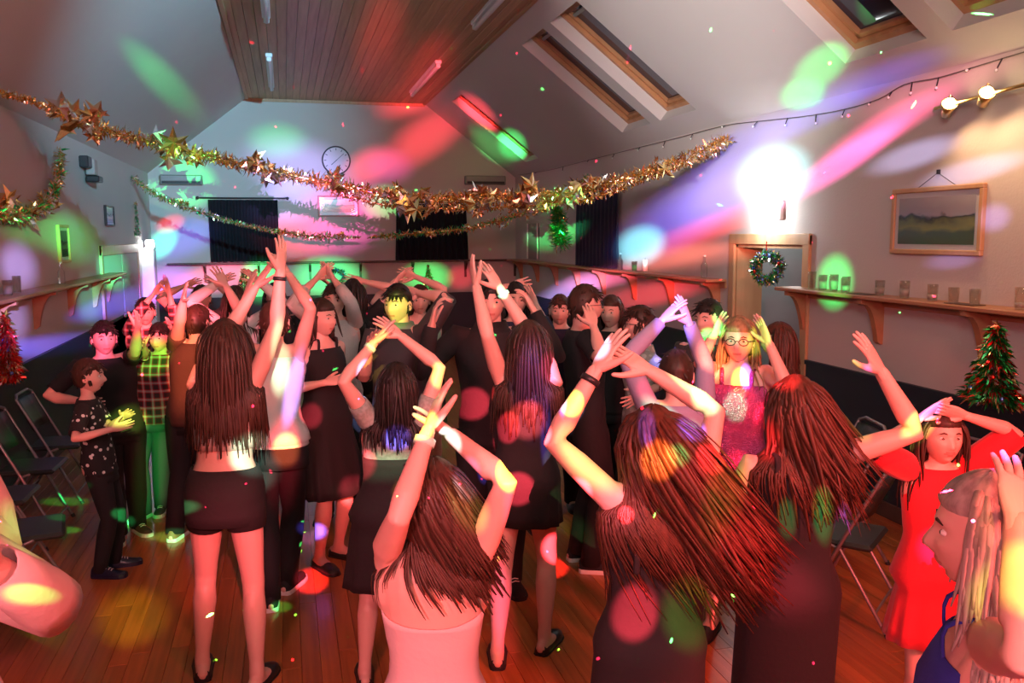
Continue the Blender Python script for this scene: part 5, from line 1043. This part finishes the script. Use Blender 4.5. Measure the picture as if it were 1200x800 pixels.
def tinsel_tree(p, H_, R_, mats, label, nb=10, n=900, name='tinsel_tree', flat=.45, axis='x'):
    r = empty(name, p, 0, label, 'decoration'); rs = random.Random(int(abs(p[0]*100 + p[2]*77)))
    t = MB(); t.tube([(0, 0, 0), (0, 0, H_ * .97)], .008, 6); t.build('stem', DARKW, r); V = []; F = []; M = []
    for k in range(n):
        z = H_ * (rs.random() ** 1.35); zz = z / H_; rr = R_ * (1 - zz) * (0.72 + .38 * abs(math.sin(zz * math.pi * nb * .5))); a = rs.uniform(0, 6.28318); rad = rr * rs.uniform(.35, 1)
        ca, sa = math.cos(a), math.sin(a) * flat
        if axis == 'y': ca, sa = sa, ca
        c = Vector((ca * rad, sa * rad, z + .0)); d = Vector((ca, sa, rs.uniform(-.7, .15))).normalized(); L_ = R_ * rs.uniform(.18, .34); w_ = .005 + R_ * .02
        s = d.cross(Vector((rs.gauss(0, 1), rs.gauss(0, 1), rs.gauss(0, 1)))).normalized() * w_; j = len(V); V += [c - s, c + s, c + d * L_ * .6 + s * .7, c + d * L_ + Vector((0, 0, -.01))]; F += [(j, j+1, j+2), (j, j+2, j+3)]; mi = rs.randrange(len(mats)); M += [mi, mi]
    tag(link('tinsel_foliage', new_mesh('tinsel_foliage', V, F, mats, M, smooth=False), r), kind='stuff')
    st = link('tree_topper', STAR_G[0], r, (0, 0, H_)); st.scale = (H_ * .8,) * 3
    k = MB()
    for i in range(0): pass
    for i in range(9):
        z = H_ * rs.uniform(.08, .8); a = rs.uniform(0, 6.28); q = R_ * (1 - z / H_) * .85; ca, sa = math.cos(a), math.sin(a) * flat
        if axis == 'y': ca, sa = sa, ca
        s_ = MB(); s_.sphere((ca * q, sa * q, z), R_ * .075, 8, 6); s_.build('bauble', (REDF, GOLD, BLUF)[i % 3], r, smooth=True)
    return r
tt = on_right(1162, 474, .27); tinsel_tree((XR - .27, tt.y, tt.z + .02), .45, .22, [GREF, GREF, GREF, COPP, REDF], 'green tinsel Christmas tree with red glints on the right wall', n=1500, axis='y')
tt = on_left(12, 444, .28); tinsel_tree((XL + .28, tt.y, tt.z), .46, .18, [REDF, REDF, COPP, SILV], 'red tinsel tree on the left wall at the left edge', n=1300, axis='y')
tt = on_back(287, 341, .06); tinsel_tree((tt.x, YB - .12, tt.z), .38, .15, [GREF, DARKW, COPP, REDF], 'small dark tinsel tree with orange dots on the back wall, left one', n=600)
tt = on_back(502, 338, .06); tinsel_tree((tt.x, YB - .07, tt.z), .42, .13, [GREF, GOLD, COPP], 'small green and gold tinsel tree on the back wall, right one', n=500)
tt = on_left(161, 275, .08); tinsel_tree((XL + .08, tt.y, tt.z), .46, .09, [SILV, SILV, GREF], 'slim silver tinsel cone above the pair of lamps', n=700, axis='y')
def wreath(p, R_, mats, label, axis='x', n=900):
    r = empty('tinsel_wreath', p, 0, label, 'wreath'); pts = []
    for k in range(25):
        a = 6.28318 * k / 24; u, z = R_ * .68 * math.cos(a), R_ * .68 * math.sin(a); pts.append((0, u, z) if axis == 'y' else (u, 0, z))
    c = MB(); c.tube(pts, R_ * .10, 6, ends=False); c.build('ring', DARKW, r); tinsel(pts, R_ * .3, n, mats, (R_ * .2, R_ * .45), R_ * .03, 'tinsel', r, random.Random(3))
    for k in range(6):
        a = k + .4; u, z = R_ * .68 * math.cos(a), R_ * .68 * math.sin(a); s_ = MB(); s_.sphere((-.02 if axis == 'y' else u, u if axis == 'y' else -.03, z), R_ * .10, 8, 6); s_.build('bauble', (REDF, BLUF, GOLD)[k % 3], r, smooth=True)
    return r
wp = on_plane(899, 314, (XR - .05, 0, 0), (1, 0, 0)); wr_ = wreath(wp, .165, [GREF, GREF, GOLD, BLUF, SILV], 'green tinsel wreath hanging in the top of the right doorway', 'x', 1500); wr_.rotation_euler = (0, 0, -.6)
h = MB(); h.box((XR - .068, wp.y - .004, wp.z + .11), (XR - .06, wp.y + .004, DZ + .03)); tag(h.build('ribbon', REDF), 'thin ribbon holding the doorway wreath', 'ribbon')
wp = on_back(395, 324, .06); wreath(wp, .17, [GREF, DARKW, BLUF], 'small dark green wreath on the back wall under the shelf', 'x', 700)
# hanging bunch of green tinsel near the far right corner
tp = on_plane(651, 240, *GP2); r = empty('tinsel_bunch', tp - Vector((0, .12, .1)), 0, 'shaggy bunch of green tinsel hanging beside the navy curtain', 'decoration')
MB().tube([(0, 0, .12), (0, 0, -.42)], .006, 5).build('cord', DARKW, r); tinsel([(-.05, 0, .1), (.02, 0, -.1), (0, 0, -.35), (.08, 0, -.45)], lambda t: .06 + .16 * t, 1100, [GREF, GREF, GOLD], (.05, .16), .006, 'tinsel', r, random.Random(8))

# fairy-light cable along the right eaves
cab = [(600, 206), (640, 200), (680, 190), (720, 180), (760, 170), (800, 160), (850, 147), (900, 141), (945, 136), (990, 128), (1030, 116), (1060, 99), (1100, 91), (1150, 76), (1200, 61), (1260, 44)]
pth = [on_right(px, py, .03) for px, py in cab]; pth = smoothpath(pth, 4); r = empty('fairy_light_string', pth[20], 0, 'unlit fairy light cable pinned along the top of the right wall', 'fairy lights')
MB().tube([p - pth[20] for p in pth], .0042, 5).build('cable', mat('grey_cable', (.12, .10, .09), .5), r, smooth=True)
rs = random.Random(2)
for k in range(3, len(pth) - 1, 3):
    q = pth[k] - pth[20]; d = Vector((-.02, rs.uniform(-.03, .03), -.06 + rs.uniform(0, .05))); MB().tube([q, q + d], .005, 5).build('bulb_holder', BLACKP, r, smooth=True); MB().sphere(q + d * 1.3, .010, 8, 6).build('bulb', mat('clear_bulb', (.8, .85, .8), .15), r, smooth=True)

# ------------------------------------------------------------------ glasses on the shelves
LIQ = mat('drink_remains', (.75, .8, .72), .3); CANDLE = mat('candle_wax', (.85, .82, .75), .5); AMBER = mat('orange_drink', (.8, .35, .12), .2); TEAL = mat('clear_tumbler', (1, 1, 1), .05, trans=1, alpha=.35)
def tumbler(p, h, rr, fill, m, label, group=None):
    r = empty('glass_tumbler', p, 0, label, 'glass', group); n = 16
    pr = [(rr * .80, 0), (rr * .84, .004), (rr, h), (rr * .93, h), (rr * .78, .010), (rr * .3, .008)]
    k = MB(); k.loft([[(q * math.cos(6.28318 * j / n), q * math.sin(6.28318 * j / n), z) for j in range(n)] for q, z in pr]); k.build('glass_wall', TEAL, r, smooth=True)
    if fill: k = MB(); k.loft([[(q * math.cos(6.28318 * j / n), q * math.sin(6.28318 * j / n), z) for j in range(n)] for q, z in ((rr * .74, .012), (rr * (.78 + .12 * fill), h * fill))]); k.build('drink', m, r, smooth=True)
    return r
def onshelf(px, py, off=.11): return Vector((XR - off, on_plane(px, py, (XR - off, 0, 0), (1, 0, 0)).y, HS + .001))
gl = [(951, 'leftmost glass on the near right shelf, empty', 0, LIQ, .14), (964, 'green-lit glass second from the left on the near right shelf', .55, LIQ, .12), (977, 'glass at the centre of the green patch on the near right shelf', .6, LIQ, .13), (991, 'green-lit glass at the right edge of the green patch', .4, LIQ, .12),
      (1031, 'lone glass above the middle shelf bracket', .5, LIQ, .11), (1060, 'glass with pale drink left of centre below the moorland picture', .5, LIQ, .12), (1093, 'glass with a trace of drink below the moorland picture', .35, LIQ, .11), (1118, 'faint nearly empty glass right of centre on the near shelf', 0, LIQ, .10), (1143, 'faint nearly empty glass above the tinsel tree', 0, LIQ, .10), (1197, 'glass at the right edge of the photo on the shelf', .3, LIQ, .13)]
for px, lb, fill, m_, hh in gl: tumbler(onshelf(px, 340), hh, .036, fill, m_, lb)
for px, py in ((1010, 345), (1130, 360)):
    p = onshelf(px, py, .14); k = MB(); k.box((-.05, -.12, 0), (.05, .12, .004)); o = k.build('drip_mat', DARKW, None, p); tag(o, 'dark flat mat on the shelf ' + ('left, below the picture\'s left side' if px < 1100 else 'right, above the tinsel tree'), 'mat')
p = Vector((XR - .1, on_right(756, 310, .1).y, HS)); r = empty('candle_jar', p, 0, 'white candle in a jar on the far right shelf beside the curtain', 'candle'); MB().tube([(0, 0, .01), (0, 0, .15)], .03, 12, ends=False).build('candle', CANDLE, r, smooth=True); MB().tube([(0, 0, .15), (0, 0, .17)], .003, 5).build('wick', BLACKP, r)
p = Vector((XR - .1, on_right(748, 314, .1).y, HS)); tumbler(p + Vector((0, .12, 0)), .12, .035, .6, mat('green_drink', (.1, .6, .15), .3), 'glass of green drink beside the white candle')
p = Vector((XR - .1, on_right(727, 306, .1).y, HS)); r = empty('glass_bottle', p, 0, 'small pale bottle below the edge of the navy curtain', 'bottle')
def bottle(r, h, m):
    n = 14; pr = [(.03, 0), (.034, .01), (.034, h * .6), (.014, h * .75), (.012, h * .97), (.014, h)]
    k = MB(); k.loft([[(q * math.cos(6.28318 * j / n), q * math.sin(6.28318 * j / n), z) for j in range(n)] for q, z in pr]); k.build('bottle_body', m, r, smooth=True); k = MB(); k.tube([(0, 0, h), (0, 0, h + .015)], .015, 10, ends=False); k.build('cap', WHITE, r)
bottle(r, .2, TEAL)
p = Vector((XR - .1, on_right(825, 322, .1).y, HS)); r = empty('glass_bottle', p, 0, 'small clear bottle on the far right shelf left of the doorway', 'bottle'); bottle(r, .22, TEAL)
def lsh(px, off=.1): return Vector((XL + off, on_plane(px, 325, (XL + off, 0, 0), (1, 0, 0)).y, HS + .001))
tumbler(lsh(8), .12, .04, .6, LIQ, 'pale glass at the left edge on the left wall shelf'); tumbler(lsh(19, .08), .14, .034, 0, LIQ, 'tall empty glass beside the pale glass on the left shelf')
r = empty('glass_bottle', lsh(72), 0, 'small pinkish bottle on the left shelf below the framed picture', 'bottle'); bottle(r, .2, TEAL)

# ------------------------------------------------------------------ folding chairs along the walls
SEATM = mat('dark_green_vinyl', (.02, .035, .03), .4); STEEL = mat('chair_steel', (.28, .26, .27), .4, .6)
def chair_proto():
    r = empty('folding_chair', (0, 0, 0), 0); 
    for sx in (-1, 1):
        x = sx * .21
        MB().tube([(x, .22, .0), (x, .16, .12), (x, -.02, .50), (x, -.20, .86)], .011, 8).build('front_leg', STEEL, r, smooth=True)      # runs up into the back post
        MB().tube([(x * .93, -.26, .0), (x * .93, .0, .43), (x * .93, .06, .45)], .011, 8).build('rear_leg', STEEL, r, smooth=True)
        for y in (.22, -.26): MB().tube([(x * (1 if y > 0 else .93), y, .0), (x * (1 if y > 0 else .93), y + (-.01 if y > 0 else .01), .025)], .015, 8, ends=False).build('foot_cap', BLACKP, r)
    MB().tube([(-.20, -.20, .86), (-.14, -.215, .885), (.14, -.215, .885), (.20, -.20, .86)], .011, 8).build('top_rail', STEEL, r, smooth=True)
    MB().tube([(-.2, .18, .08), (.2, .18, .08)], .007, 6).build('stretcher', STEEL, r, smooth=True); MB().tube([(-.19, -.19, .12), (.19, -.19, .12)], .007, 6).build('stretcher', STEEL, r, smooth=True)
    b = MB(); b.box((-.20, -.16, .44), (.20, .22, .475), .015); b.build('seat', SEATM, r)
    rings = []
    for z, y in ((.60, -.075), (.66, -.10), (.76, -.15), (.84, -.185)):
        rings.append([(x, y - .02 - .03 * (1 - (x / .2) ** 2) + d, z) for x, d in [(-.2, 0), (-.1, 0), (0, 0), (.1, 0), (.2, 0), (.2, .022), (.1, .022), (0, .022), (-.1, .022), (-.2, .022)]])
    b = MB(); b.loft(rings); b.build('backrest', SEATM, r, smooth=True); return r
cp = chair_proto(); first = True
CH_ = [(-1.50, 5.25, 78, 'dark folding chair just behind the clapping boy, green-lit seat edge'), (-1.78, 4.55, 84, 'dark folding chair left of the clapping boy by the left wall'), (-1.62, 3.75, 70, 'dark folding chair at the bottom left corner behind the pink blouse'),
       (-1.85, 6.0, 90, 'dark folding chair by the left wall behind the second dark chair'), (-1.85, 6.75, 92, 'dark folding chair by the left wall below the red tree'), (-1.85, 7.5, 90, 'furthest visible folding chair by the left wall'),
       (3.45, 4.75, -75, 'dark folding chair directly behind the girl in red'), (3.55, 5.45, -85, 'dark folding chair left of the girl in red against the right wall'), (3.72, 4.0, -100, 'dark folding chair at right between the girl in red and the woman in blue'), (2.95, 3.95, -40, 'stray folding chair with steel legs between the black dress and red dress')]
for x, y, rz, lb in CH_:
    c = cp if first else copy_tree(cp); first = False; c.location = (x, y, 0); c.rotation_euler = (0, 0, math.radians(-rz)); tag(c, lb, 'chair', 'folding chairs along the walls')
